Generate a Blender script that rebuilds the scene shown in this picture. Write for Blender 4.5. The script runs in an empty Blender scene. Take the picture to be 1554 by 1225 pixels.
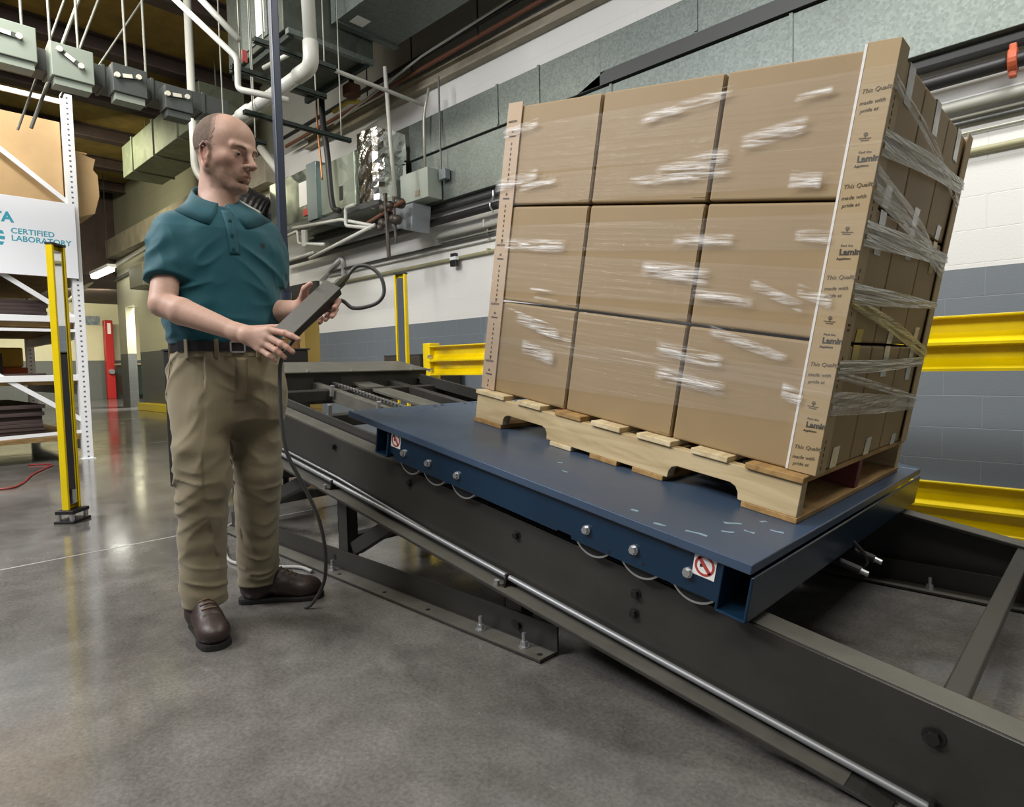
import bpy, bmesh, math, random
import numpy as np
from mathutils import Matrix, Vector

# ------------------------------------------------------------------ camera, world, light, exposure
scene = bpy.context.scene
COL = scene.collection
YAW, PITCH, ROLL = -0.7675418, -0.0596834, 0.0213697
CAM_Z = 0.855
def camera():
    cd = bpy.data.cameras.new('camera')
    cd.sensor_fit = 'HORIZONTAL'; cd.sensor_width = 36.0
    cd.lens = 958.43 / 1554.0 * 36.0
    cd.clip_start = 0.05; cd.clip_end = 200
    f = Vector((math.sin(YAW)*math.cos(PITCH), math.cos(YAW)*math.cos(PITCH), math.sin(PITCH)))
    r = Vector((math.cos(YAW), -math.sin(YAW), 0)); d = f.cross(r)
    r2 = math.cos(ROLL)*r + math.sin(ROLL)*d; d2 = f.cross(r2)
    m = Matrix.Identity(4)
    for i in range(3):
        m[i][0] = r2[i]; m[i][1] = -d2[i]; m[i][2] = -f[i]
    m[2][3] = CAM_Z
    o = bpy.data.objects.new('camera', cd); COL.objects.link(o); o.matrix_world = m
    scene.camera = o
camera()

w_ = bpy.data.worlds.new('world'); scene.world = w_; w_.use_nodes = True
w_.node_tree.nodes['Background'].inputs[0].default_value = (0.80, 0.88, 1.0, 1)
w_.node_tree.nodes['Background'].inputs[1].default_value = 0.13

def area(name, loc, target, sx, sy, power, col=(1, 0.96, 0.88)):
    ld = bpy.data.lights.new(name, 'AREA'); ld.shape = 'RECTANGLE'
    ld.size = sx; ld.size_y = sy; ld.energy = power; ld.color = col
    o = bpy.data.objects.new(name, ld); COL.objects.link(o)
    o.location = loc
    o.rotation_euler = (Vector(target)-Vector(loc)).to_track_quat('-Z', 'Y').to_euler()
    return o
area('unseen_overhead_light', (-4.2, -2.6, 4.6), (-2.4, 1.2, 0.8), 2.4, 0.9, 330, (0.98, 0.97, 1.0))  # overhead area lamps out of view, added to light cartons, rack and walls
area('unseen_overhead_light', (-0.6, -1.6, 4.8), (-1.2, 1.6, 0.9), 2.4, 0.9, 130, (1, 0.95, 0.86))
area('unseen_overhead_light', (-1.6, 3.4, 5.0), (-1.6, 4.6, 1.4), 2.6, 0.4, 70, (1, 0.97, 0.92))
area('unseen_overhead_light', (0.6, 3.0, 4.8), (0.4, 4.8, 1.2), 2.0, 0.5, 130, (1, 0.98, 0.95))
area('unseen_overhead_light', (-8.0, 0.4, 5.0), (-8.0, 1.4, 0.0), 3.0, 0.6, 150, (1, 0.93, 0.80))
area('unseen_overhead_light', (-5.4, 0.2, 5.0), (-7.6, 0.4, 2.0), 1.5, 0.8, 180, (1, 0.96, 0.90))
area('unseen_overhead_light', (-13.5, 2.2, 5.0), (-14.5, 4.0, 1.0), 3.0, 0.6, 170, (1, 0.92, 0.66))
area('unseen_overhead_light', (-21.8, 4.2, 3.25), (-25.2, 5.6, 0.6), 2.4, 0.5, 230, (1, 0.93, 0.70))
area('corridor_light', (-17.6, 5.6, 3.6), (-17.6, 5.9, 0.0), 1.2, 0.5, 420, (1, 0.99, 0.97))

scene.view_settings.view_transform = 'Standard'
scene.view_settings.look = 'None'
scene.view_settings.gamma = 1.0
scene.view_settings.use_curve_mapping = False
scene.view_settings.exposure = 0.0

rnd = random.Random(7)

# ------------------------------------------------------------------ materials
MATS = {}
def mat(name, col, rough=0.5, metal=0.0, noise=0.0, nscale=8.0, col2=None, bump=0.0, bscale=60.0,
        emit=None, estr=0.0, spec=0.5, detail=6.0, rvar=0.0, coat=0.0, stretch=None):
    if name in MATS: return MATS[name]
    m = bpy.data.materials.new(name); m.use_nodes = True; MATS[name] = m
    nt = m.node_tree; N = nt.nodes; L = nt.links; b = N['Principled BSDF']
    b.inputs['Base Color'].default_value = (*col, 1)
    b.inputs['Roughness'].default_value = rough
    b.inputs['Metallic'].default_value = metal
    b.inputs['Specular IOR Level'].default_value = spec
    b.inputs['Coat Weight'].default_value = coat
    if emit:
        b.inputs['Emission Color'].default_value = (*emit, 1); b.inputs['Emission Strength'].default_value = estr
    tc = N.new('ShaderNodeTexCoord'); vec = tc.outputs['Object']
    if stretch:
        mp = N.new('ShaderNodeMapping'); mp.inputs['Scale'].default_value = stretch
        L.new(vec, mp.inputs['Vector']); vec = mp.outputs['Vector']
    if noise > 0 or col2 or rvar:
        n = N.new('ShaderNodeTexNoise'); n.inputs['Scale'].default_value = nscale
        n.inputs['Detail'].default_value = detail; n.inputs['Roughness'].default_value = 0.6
        L.new(vec, n.inputs['Vector'])
        c2 = col2 or tuple(max(0, c*(1-noise)) for c in col)
        c1 = col if col2 else tuple(min(1, c*(1+noise*0.6)) for c in col)
        r = N.new('ShaderNodeValToRGB')
        r.color_ramp.elements[0].position = 0.33; r.color_ramp.elements[1].position = 0.67
        r.color_ramp.elements[0].color = (*c2, 1); r.color_ramp.elements[1].color = (*c1, 1)
        L.new(n.outputs['Fac'], r.inputs['Fac']); L.new(r.outputs['Color'], b.inputs['Base Color'])
        if rvar:
            mr = N.new('ShaderNodeMapRange'); mr.inputs['From Min'].default_value = 0.3; mr.inputs['From Max'].default_value = 0.7
            mr.inputs['To Min'].default_value = max(0.02, rough-rvar); mr.inputs['To Max'].default_value = rough+rvar
            L.new(n.outputs['Fac'], mr.inputs['Value']); L.new(mr.outputs['Result'], b.inputs['Roughness'])
    if bump > 0:
        n2 = N.new('ShaderNodeTexNoise'); n2.inputs['Scale'].default_value = bscale; n2.inputs['Detail'].default_value = 4
        L.new(vec, n2.inputs['Vector'])
        bp = N.new('ShaderNodeBump'); bp.inputs['Strength'].default_value = bump; bp.inputs['Distance'].default_value = 0.01
        L.new(n2.outputs['Fac'], bp.inputs['Height']); L.new(bp.outputs['Normal'], b.inputs['Normal'])
    return m

def block_wall_mat(name, split, top, low, axis, joint_top, joint_low, course=0.2032, length=0.4064, bare=None):
    """painted concrete block: courses with fine joints, darker dado below `split`"""
    m = bpy.data.materials.new(name); m.use_nodes = True
    nt = m.node_tree; N = nt.nodes; L = nt.links; b = N['Principled BSDF']
    tc = N.new('ShaderNodeTexCoord'); sp = N.new('ShaderNodeSeparateXYZ'); L.new(tc.outputs['Object'], sp.inputs[0])
    cb = N.new('ShaderNodeCombineXYZ'); L.new(sp.outputs[axis], cb.inputs[0]); L.new(sp.outputs[2], cb.inputs[1])
    br = N.new('ShaderNodeTexBrick'); L.new(cb.outputs[0], br.inputs['Vector'])
    br.offset = 0.5; br.inputs['Scale'].default_value = 1.0
    br.inputs['Brick Width'].default_value = length; br.inputs['Row Height'].default_value = course
    br.inputs['Mortar Size'].default_value = 0.0035; br.inputs['Mortar Smooth'].default_value = 0.6
    br.inputs['Bias'].default_value = -0.6
    gt = N.new('ShaderNodeMath'); gt.operation = 'GREATER_THAN'; gt.inputs[1].default_value = split
    L.new(sp.outputs[2], gt.inputs[0])
    no = N.new('ShaderNodeTexNoise'); no.inputs['Scale'].default_value = 1.4; no.inputs['Detail'].default_value = 8
    L.new(tc.outputs['Object'], no.inputs['Vector'])
    def mixc(a, bb, f):
        mx = N.new('ShaderNodeMix'); mx.data_type = 'RGBA'
        for s, v in ((6, a), (7, bb)):
            if isinstance(v, tuple): mx.inputs[s].default_value = (*v, 1)
            else: L.new(v, mx.inputs[s])
        L.new(f, mx.inputs[0]); return mx.outputs[2]
    dk = lambda c, k: tuple(x*k for x in c)
    base = mixc(mixc(dk(low, .86), low, no.outputs['Fac']), mixc(dk(top, .90), top, no.outputs['Fac']), gt.outputs[0])
    jn = mixc(joint_low, joint_top, gt.outputs[0])
    if bare:                                                      # unpainted block above the beam line
        g2 = N.new('ShaderNodeMath'); g2.operation = 'GREATER_THAN'; g2.inputs[1].default_value = bare[0]; L.new(sp.outputs[2], g2.inputs[0])
        base = mixc(base, mixc(dk(bare[1], .75), bare[1], no.outputs['Fac']), g2.outputs[0]); jn = mixc(jn, dk(bare[1], .7), g2.outputs[0])
    L.new(mixc(base, jn, br.outputs['Fac']), b.inputs['Base Color'])
    b.inputs['Roughness'].default_value = 0.45
    n2 = N.new('ShaderNodeTexNoise'); n2.inputs['Scale'].default_value = 90; L.new(tc.outputs['Object'], n2.inputs['Vector'])
    ad = N.new('ShaderNodeMath'); ad.operation = 'MULTIPLY_ADD'; ad.inputs[1].default_value = -0.8
    L.new(br.outputs['Fac'], ad.inputs[0]); 
    ml = N.new('ShaderNodeMath'); ml.operation = 'MULTIPLY'; ml.inputs[1].default_value = 0.35; L.new(n2.outputs['Fac'], ml.inputs[0])
    L.new(ml.outputs[0], ad.inputs[2])
    bp = N.new('ShaderNodeBump'); bp.inputs['Strength'].default_value = 0.35; bp.inputs['Distance'].default_value = 0.006
    L.new(ad.outputs[0], bp.inputs['Height']); L.new(bp.outputs['Normal'], b.inputs['Normal'])
    return m

def floor_mat():
    m = bpy.data.materials.new('polished_concrete'); m.use_nodes = True
    nt = m.node_tree; N = nt.nodes; L = nt.links; b = N['Principled BSDF']
    tc = N.new('ShaderNodeTexCoord'); V = tc.outputs['Object']
    def noise(s, d, dist=0.0):
        n = N.new('ShaderNodeTexNoise'); n.inputs['Scale'].default_value = s; n.inputs['Detail'].default_value = d
        n.inputs['Roughness'].default_value = 0.65; n.inputs['Distortion'].default_value = dist
        L.new(V, n.inputs['Vector']); return n.outputs['Fac']
    def ramp(f, stops):
        r = N.new('ShaderNodeValToRGB'); e = r.color_ramp.elements
        e[0].position, e[0].color = stops[0][0], (*stops[0][1], 1); e[1].position, e[1].color = stops[-1][0], (*stops[-1][1], 1)
        for p, c in stops[1:-1]:
            x = e.new(p); x.color = (*c, 1)
        L.new(f, r.inputs['Fac']); return r.outputs['Color']
    def mix(a, c, f, mode='MIX'):
        mx = N.new('ShaderNodeMix'); mx.data_type = 'RGBA'; mx.blend_type = mode
        for s, v in ((6, a), (7, c)):
            if isinstance(v, tuple): mx.inputs[s].default_value = (*v, 1)
            else: L.new(v, mx.inputs[s])
        if isinstance(f, float): mx.inputs[0].default_value = f
        else: L.new(f, mx.inputs[0])
        return mx.outputs[2]
    big = ramp(noise(1.3, 9, 0.6), [(0.3, (0.092, 0.086, 0.080)), (0.5, (0.132, 0.126, 0.118)), (0.72, (0.178, 0.172, 0.164))])
    med = ramp(noise(7, 12, 0.3), [(0.3, (0.74, 0.73, 0.72)), (0.7, (1.20, 1.20, 1.19))])
    fine = ramp(noise(95, 5), [(0.32, (0.76, 0.76, 0.76)), (0.68, (1.22, 1.22, 1.21))])
    c = mix(mix(big, med, 1.0, 'MULTIPLY'), fine, 1.0, 'MULTIPLY')
    vo = N.new('ShaderNodeTexVoronoi'); vo.inputs['Scale'].default_value = 95; L.new(V, vo.inputs['Vector'])
    sp = ramp(vo.outputs['Distance'], [(0.05, (1, 1, 1)), (0.22, (0, 0, 0))])
    sel = ramp(noise(24, 3), [(0.56, (0, 0, 0)), (0.66, (0.55, 0.55, 0.55))])
    spk = mix(sp, sel, 1.0, 'MULTIPLY')
    sx = N.new('ShaderNodeSeparateColor'); L.new(spk, sx.inputs[0])
    c = mix(c, (0.36, 0.35, 0.33), sx.outputs[0])
    L.new(c, b.inputs['Base Color'])
    mr = N.new('ShaderNodeMapRange'); mr.inputs['From Min'].default_value = 0.3; mr.inputs['From Max'].default_value = 0.7
    mr.inputs['To Min'].default_value = 0.07; mr.inputs['To Max'].default_value = 0.19
    L.new(noise(2.2, 8), mr.inputs['Value']); L.new(mr.outputs[0], b.inputs['Roughness'])
    b.inputs['Specular IOR Level'].default_value = 0.62
    bp = N.new('ShaderNodeBump'); bp.inputs['Strength'].default_value = 0.05; bp.inputs['Distance'].default_value = 0.003
    L.new(noise(38, 5), bp.inputs['Height']); L.new(bp.outputs['Normal'], b.inputs['Normal'])
    return m

def galv(name, col, scale=22.0, rough=0.42):
    """galvanised sheet: spangled flakes"""
    m = bpy.data.materials.new(name); m.use_nodes = True; MATS[name] = m
    nt = m.node_tree; N = nt.nodes; L = nt.links; b = N['Principled BSDF']
    tc = N.new('ShaderNodeTexCoord')
    vo = N.new('ShaderNodeTexVoronoi'); vo.inputs['Scale'].default_value = scale; L.new(tc.outputs['Object'], vo.inputs['Vector'])
    bw = N.new('ShaderNodeRGBToBW'); L.new(vo.outputs['Color'], bw.inputs[0])
    no = N.new('ShaderNodeTexNoise'); no.inputs['Scale'].default_value = 1.2; no.inputs['Detail'].default_value = 6
    L.new(tc.outputs['Object'], no.inputs['Vector'])
    r = N.new('ShaderNodeValToRGB'); r.color_ramp.elements[0].position = 0.25; r.color_ramp.elements[1].position = 0.85
    r.color_ramp.elements[0].color = (*[c*0.80 for c in col], 1); r.color_ramp.elements[1].color = (*[min(1, c*1.25) for c in col], 1)
    mx = N.new('ShaderNodeMix'); mx.inputs[0].default_value = 0.45
    L.new(bw.outputs[0], mx.inputs[2]); L.new(no.outputs['Fac'], mx.inputs[3])
    L.new(mx.outputs[0], r.inputs['Fac']); L.new(r.outputs['Color'], b.inputs['Base Color'])
    b.inputs['Roughness'].default_value = rough; b.inputs['Metallic'].default_value = 0.55
    return m

def wood_mat(name, c1, c2, axis_scale=(3, 40, 40)):
    m = bpy.data.materials.new(name); m.use_nodes = True; MATS[name] = m
    nt = m.node_tree; N = nt.nodes; L = nt.links; b = N['Principled BSDF']
    tc = N.new('ShaderNodeTexCoord'); mp = N.new('ShaderNodeMapping'); mp.inputs['Scale'].default_value = axis_scale
    L.new(tc.outputs['Object'], mp.inputs['Vector'])
    no = N.new('ShaderNodeTexNoise'); no.inputs['Scale'].default_value = 1.0; no.inputs['Detail'].default_value = 9; no.inputs['Distortion'].default_value = 0.8
    L.new(mp.outputs[0], no.inputs['Vector'])
    r = N.new('ShaderNodeValToRGB'); r.color_ramp.elements[0].position = 0.32; r.color_ramp.elements[1].position = 0.62
    r.color_ramp.elements[0].color = (*c2, 1); r.color_ramp.elements[1].color = (*c1, 1)
    L.new(no.outputs['Fac'], r.inputs['Fac']); L.new(r.outputs['Color'], b.inputs['Base Color'])
    b.inputs['Roughness'].default_value = 0.75
    bp = N.new('ShaderNodeBump'); bp.inputs['Strength'].default_value = 0.25; bp.inputs['Distance'].default_value = 0.003
    L.new(no.outputs['Fac'], bp.inputs['Height']); L.new(bp.outputs['Normal'], b.inputs['Normal'])
    return m

def film_mat(name, opacity, tint=(0.9, 0.9, 0.9), rough=0.12, bump=1.0, stretch=(6, 40, 90), patchy=0.0):
    """clear stretch film: mostly see-through, glossy, wrinkled along its run"""
    m = bpy.data.materials.new(name); m.use_nodes = True; MATS[name] = m
    nt = m.node_tree; N = nt.nodes; L = nt.links
    out = N['Material Output']; b = N['Principled BSDF']
    b.inputs['Base Color'].default_value = (*tint, 1); b.inputs['Roughness'].default_value = rough
    b.inputs['Specular IOR Level'].default_value = 0.7
    tc = N.new('ShaderNodeTexCoord'); mp = N.new('ShaderNodeMapping'); mp.inputs['Scale'].default_value = stretch
    L.new(tc.outputs['Object'], mp.inputs['Vector'])
    no = N.new('ShaderNodeTexNoise'); no.inputs['Scale'].default_value = 1.0; no.inputs['Detail'].default_value = 4
    L.new(mp.outputs[0], no.inputs['Vector'])
    bp = N.new('ShaderNodeBump'); bp.inputs['Strength'].default_value = bump; bp.inputs['Distance'].default_value = 0.02
    L.new(no.outputs['Fac'], bp.inputs['Height']); L.new(bp.outputs['Normal'], b.inputs['Normal'])
    tr = N.new('ShaderNodeBsdfTransparent'); mx = N.new('ShaderNodeMixShader')
    L.new(tr.outputs[0], mx.inputs[1]); L.new(b.outputs[0], mx.inputs[2]); L.new(mx.outputs[0], out.inputs['Surface'])
    if patchy:
        r = N.new('ShaderNodeMapRange'); r.inputs['From Min'].default_value = 0.5-patchy; r.inputs['From Max'].default_value = 0.5+patchy
        r.inputs['To Min'].default_value = 0.0; r.inputs['To Max'].default_value = opacity
        L.new(no.outputs['Fac'], r.inputs['Value']); L.new(r.outputs[0], mx.inputs[0])
    else: mx.inputs[0].default_value = opacity
    return m

# ------------------------------------------------------------------ mesh builder
class MB:
    def __init__(s, M=None): s.v = []; s.f = []; s.M = M
    def add(s, vs, fs):
        n = len(s.v)
        for p in vs:
            p = Vector(p); s.v.append(s.M @ p if s.M else p)
        s.f += [tuple(i+n for i in f) for f in fs]; return s
    def box(s, x0, x1, y0, y1, z0, z1):
        return s.add([(x0, y0, z0), (x1, y0, z0), (x1, y1, z0), (x0, y1, z0), (x0, y0, z1), (x1, y0, z1), (x1, y1, z1), (x0, y1, z1)],
              [(0, 3, 2, 1), (4, 5, 6, 7), (0, 1, 5, 4), (1, 2, 6, 5), (2, 3, 7, 6), (3, 0, 4, 7)])
    def prism(s, poly, axis, a, b):
        """poly in the two other axes (xyz order), extruded along axis from a to b"""
        n = len(poly)
        def P(p, h):
            return {0: (h, p[0], p[1]), 1: (p[0], h, p[1]), 2: (p[0], p[1], h)}[axis]
        vs = [P(p, a) for p in poly]+[P(p, b) for p in poly]
        fs = [tuple(range(n))[::-1], tuple(range(n, 2*n))]+[(i, (i+1) % n, n+(i+1) % n, n+i) for i in range(n)]
        return s.add(vs, fs)
    def tube(s, pts, r, n=10, caps=True):
        pts = [Vector(p) for p in pts]; rs = r if isinstance(r, (list, tuple)) else [r]*len(pts)
        rings = []; up = None
        for i, p in enumerate(pts):
            t = (pts[min(i+1, len(pts)-1)]-pts[max(i-1, 0)]).normalized()
            if up is None:
                up = Vector((0, 0, 1)) if abs(t.z) < 0.9 else Vector((1, 0, 0))
            a = t.cross(up); 
            if a.length < 1e-4: a = t.cross(Vector((0, 1, 0.3)))
            a.normalize(); b = a.cross(t).normalized(); up = b
            rings.append([p+rs[i]*(math.cos(2*math.pi*k/n)*a+math.sin(2*math.pi*k/n)*b) for k in range(n)])
        return s.loft(rings, caps)
    def cyl(s, p0, p1, r, n=16, r2=None): return s.tube([p0, p1], [r, r if r2 is None else r2], n)
    def loft(s, rings, caps=True, closed=True):
        n = len(rings[0]); vs = [p for R in rings for p in R]; fs = []
        for i in range(len(rings)-1):
            for k in range(n if closed else n-1):
                k2 = (k+1) % n; fs.append((i*n+k, i*n+k2, (i+1)*n+k2, (i+1)*n+k))
        if caps and closed: fs += [tuple(range(n))[::-1], tuple((len(rings)-1)*n+k for k in range(n))]
        return s.add(vs, fs)
    def ball(s, c, r, n=12, sc=(1, 1, 1)):
        c = Vector(c); rings = []
        for i in range(1, n//2):
            t = math.pi*i/(n//2)
            rings.append([c+Vector((sc[0]*r*math.sin(t)*math.cos(2*math.pi*k/n), sc[1]*r*math.sin(t)*math.sin(2*math.pi*k/n), sc[2]*r*math.cos(t))) for k in range(n)])
        return s.loft(rings)
    def build(s, name, m, parent=None, bevel=0.0, smooth=False, seg=2, kind=None):
        me = bpy.data.meshes.new(name)
        inv = parent_inv(parent)
        me.from_pydata([tuple(inv @ v) if inv else tuple(v) for v in s.v], [], s.f); me.validate()
        bm = bmesh.new(); bm.from_mesh(me); bmesh.ops.recalc_face_normals(bm, faces=bm.faces); bm.to_mesh(me); bm.free()
        me.materials.append(m)
        o = bpy.data.objects.new(name, me); COL.objects.link(o)
        if parent: o.parent = parent
        if smooth:
            for p in me.polygons: p.use_smooth = True
        if bevel:
            b = o.modifiers.new('bevel', 'BEVEL'); b.width = bevel; b.segments = seg; b.limit_method = 'ANGLE'; b.angle_limit = 0.7
        if kind: o['kind'] = kind
        return o
WORLD = {}
def parent_inv(p):
    if p is None: return None
    return WORLD[p.name].inverted()
def thing(name, label, cat, loc=(0, 0, 0), M=None, group=None, kind=None):
    o = bpy.data.objects.new(name, None); COL.objects.link(o); o.empty_display_size = 0.1
    m = M if M is not None else Matrix.Translation(loc)
    o.matrix_world = m; WORLD[o.name] = m.copy()
    o['label'] = label; o['category'] = cat
    if group: o['group'] = group
    return o
def tag(o, label, cat, group=None, kind=None):
    o['label'] = label; o['category'] = cat
    if group: o['group'] = group
    if kind: o['kind'] = kind
    return o
def keep(o, M=None):
    """register a mesh part so that sub-parts can be parented to it"""
    base = WORLD[o.parent.name] if o.parent else Matrix.Identity(4)
    WORLD[o.name] = base @ o.matrix_basis; return o
def solo(mb, name, m, label, cat, origin=None, group=None, **k):
    """one mesh that is one thing, its origin at the thing's base"""
    if origin is None:
        xs = [v.x for v in mb.v]; ys = [v.y for v in mb.v]; zs = [v.z for v in mb.v]
        origin = ((min(xs)+max(xs))/2, (min(ys)+max(ys))/2, min(zs))
    T = Matrix.Translation(Vector(origin)); 
    mb.v = [T.inverted() @ v for v in mb.v]
    o = mb.build(name, m, None, **k); o.matrix_world = T; WORLD[o.name] = T.copy()
    return tag(o, label, cat, group)
def struct(mb, name, m, **k): return mb.build(name, m, None, kind='structure', **k)
def text_mesh(name, body, size, M, m, parent=None, align='LEFT', ext=0.0004, shear=0.0, space=1.0, bold=0.0):
    cu = bpy.data.curves.new(name, 'FONT'); cu.body = body; cu.size = size; cu.extrude = ext; cu.align_x = align
    cu.shear = shear; cu.space_character = space; cu.offset = bold; cu.resolution_u = 3
    o = bpy.data.objects.new(name+'_text', cu); COL.objects.link(o)
    dg = bpy.context.evaluated_depsgraph_get(); me = bpy.data.meshes.new_from_object(o.evaluated_get(dg))
    bpy.data.objects.remove(o); bpy.data.curves.remove(cu)
    me.materials.clear(); me.materials.append(m)
    me.transform((parent_inv(parent) @ M) if parent else M)
    o = bpy.data.objects.new(name, me); COL.objects.link(o)
    if parent: o.parent = parent
    return o
def basis(o, x, y, z=None):
    x = Vector(x).normalized(); y = Vector(y).normalized(); z = x.cross(y)
    m = Matrix.Identity(4)
    for i in range(3): m[i][0] = x[i]; m[i][1] = y[i]; m[i][2] = z[i]; m[i][3] = o[i]
    return m
def bend(pts, rad=0.04, n=5):
    """round the corners of a polyline"""
    pts = [Vector(p) for p in pts]; out = [pts[0]]
    for i in range(1, len(pts)-1):
        a = (pts[i-1]-pts[i]); b = (pts[i+1]-pts[i]); r = min(rad, a.length*.45, b.length*.45)
        p0 = pts[i]+a.normalized()*r; p2 = pts[i]+b.normalized()*r
        for k in range(n+1):
            t = k/n; out.append((1-t)**2*p0+2*t*(1-t)*pts[i]+t*t*p2)
    return out+[pts[-1]]
def spline(pts, n=8):
    pts = [Vector(p) for p in pts]; P = [pts[0]*2-pts[1]]+pts+[pts[-1]*2-pts[-2]]; out = []
    for i in range(1, len(P)-2):
        for k in range(n):
            t = k/n; a, b, c, d = P[i-1:i+3]
            out.append(0.5*((2*b)+(c-a)*t+(2*a-5*b+4*c-d)*t*t+(3*b-a-3*c+d)*t**3))
    return out+[pts[-1]]
# ------------------------------------------------------------------ setting: floor, walls, ceiling
def tb(pts, r, n=10): return MB().tube(pts, r, n)
M_FLOOR = floor_mat()
fl = MB()
fl.box(-34, 6, -9, 12, -0.2, 0); struct(fl, 'floor', M_FLOOR)
M_JOINT = mat('joint_filler', (0.40, 0.39, 0.36), 0.6, noise=0.3, nscale=5)
jt = MB()
for x in (-3.55, -8.6, -13.6): jt.box(x-0.006, x+0.006, -8, 4.79, -0.01, 0.0012)
for y in (-3.4,): jt.box(-24, 4, y-.006, y+.006, -0.01, 0.0012)
struct(jt, 'trim_1', M_JOINT)

WHITE = (0.76, 0.765, 0.74); DADO = (0.165, 0.192, 0.218)
M_WALL = block_wall_mat('painted_block', 1.395, WHITE, DADO, 0, (0.69, 0.70, 0.68), (0.198, 0.228, 0.255), bare=(4.18, (0.40, 0.40, 0.36)))
M_WALLY = block_wall_mat('painted_block_far', 1.35, (0.78, 0.74, 0.50), (0.15, 0.165, 0.155), 1, (0.66, 0.62, 0.42), (0.20, 0.21, 0.19), 0.4, 0.8)
YW = 4.8
wr = MB()
def wall_seg(x0, x1, z0=0, z1=6.2): wr.box(x0, x1, YW, YW+0.2, z0, z1)
wall_seg(-9.75, -8.56, 1.99); wall_seg(-8.56, 5)
struct(wr, 'wall_right', M_WALL)
M_CREAM = block_wall_mat('painted_block_cream', 1.37, (0.52, 0.50, 0.35), (0.115, 0.120, 0.112), 0, (0.44, 0.43, 0.30), (0.16, 0.165, 0.155), bare=(4.2, (0.28, 0.28, 0.20)))
wr = MB(); wall_seg(-18.7, -18.06); wall_seg(-18.06, -17.05, 2.54); wall_seg(-17.05, -9.75)
struct(wr, 'wall_rear', M_CREAM)
struct(MB().box(-26.3, -26, -9, 12, 0, 6.2), 'wall_far', M_WALLY)
struct(MB().box(-18.4, -14.4, 6.0, 6.2, 0, 4.2), 'wall_corridor', M_WALL)
M_ROOM = mat('office_wall', (0.75, 0.66, 0.42), 0.7)
rm = MB().box(-13.6, -7.9, 7.2, 7.35, 0, 3.0); rm.box(-13.6, -13.5, 5.0, 7.2, 0, 3); rm.box(-8.0, -7.9, 5.0, 7.2, 0, 3); rm.box(-13.6, -7.9, 5.0, 7.35, 2.9, 3.0)
struct(rm, 'wall_office', M_ROOM)
M_DOORWOOD = mat('brown_door', (0.22, 0.12, 0.05), 0.5, noise=0.3, nscale=6)
struct(MB().box(-9.72, -9.28, 4.82, 4.86, 0.01, 1.98), 'door_1', M_DOORWOOD)
M_DARK = mat('black_paint', (0.012, 0.012, 0.013), 0.45)
M_FRAME = mat('dark_frame', (0.03, 0.03, 0.03), 0.5)
struct(MB().box(-9.80, -8.50, 4.75, 4.799, 1.99, 2.16), 'trim_2', M_FRAME)
area('office_light', (-10.2, 6.2, 2.8), (-10.2, 6.3, 0), 1.2, 0.5, 60, (1, 0.86, 0.55))

M_DECK = mat('ceiling_deck', (0.24, 0.17, 0.035), 0.8, noise=0.35, nscale=2.5)
struct(MB().box(-34, 5, -9, 12, 5.45, 5.55), 'ceiling', M_DECK)
M_JOIST = mat('joist_paint', (0.050, 0.032, 0.026), 0.7, noise=0.3, nscale=3)
ti = 3
for k in range(11):
    x = -4.6-1.85*k
    b = MB()
    b.box(x-0.11, x+0.11, -9, 4.79, 5.22, 5.24); b.box(x-0.015, x+0.015, -9, 4.79, 5.24, 5.43); b.box(x-0.11, x+0.11, -9, 4.79, 5.43, 5.449)
    struct(b, 'trim_%d' % ti, M_JOIST); ti += 1
M_BEAM = mat('beam_beige', (0.30, 0.27, 0.20), 0.65, noise=0.25, nscale=3)
b = MB(); b.box(-8.6, 4, 4.70, 4.795, 4.05, 4.075); b.box(-8.6, 4, 4.76, 4.775, 4.075, 4.18); b.box(-8.6, 4, 4.70, 4.795, 4.18, 4.205)
struct(b, 'trim_%d' % ti, M_BEAM); ti += 1
b = MB(); b.box(-20.5, -9.6, 4.58, 4.795, 3.78, 4.22); struct(b, 'trim_%d' % ti, M_BEAM); ti += 1
b = MB(); b.box(-26, -18.6, -8, 7, 3.35, 3.5); b.box(-18.75, -18.6, -8, 7, 3.5, 5.44); struct(b, 'trim_%d' % ti, M_JOIST); ti += 1   # edge beam before the far wall, plus a bulkhead added to darken above it
M_YEL = mat('safety_yellow', (0.80, 0.60, 0.0), 0.32, noise=0.08, nscale=6, coat=0.3)
solo(MB().box(-16.7, -14.2, 4.58, 4.79, 0, 0.17), 'curb', M_YEL, 'low yellow painted curb along the foot of the far block wall', 'curb', bevel=0.01)

# ------------------------------------------------------------------ far left background
M_RED = mat('red_paint', (0.42, 0.015, 0.012), 0.4)
M_WHITE = mat('white_paint', (0.80, 0.82, 0.84), 0.38)
M_PAPER = mat('white_paper', (0.78, 0.78, 0.75), 0.6)
t = thing('column', 'tall red steel column against the pale far wall', 'column', (-25.3, 6.2, 0))
M_ = MB(); M_.box(-25.42, -25.18, 6.02, 6.28, 0, 2.72); M_.build('shaft', M_RED, t, bevel=0.02)
MB().box(-25.178, -25.17, 6.11, 6.21, 2.25, 2.62).build('notice', M_PAPER, t)
MB().cyl((-25.18, 6.15, 0.95), (-25.05, 6.15, 0.95), 0.09).build('valve', mat('steel_bright', (0.55, 0.56, 0.58), 0.3, 0.8), t)
M_SIGN = mat('sign_blue_grey', (0.12, 0.17, 0.25), 0.5, noise=0.6, nscale=9, col2=(0.42, 0.46, 0.46))
solo(MB().box(-25.99, -25.95, 5.55, 6.08, 2.60, 2.90), 'wall_sign', M_SIGN, 'small blue and grey notice on the pale far wall', 'sign')
M_GREEN = mat('dark_green', (0.012, 0.030, 0.014), 0.5)
t = thing('waste_bin', 'dark green wheeled bin behind the red column', 'bin', (-24.6, 6.75, 0))
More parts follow.
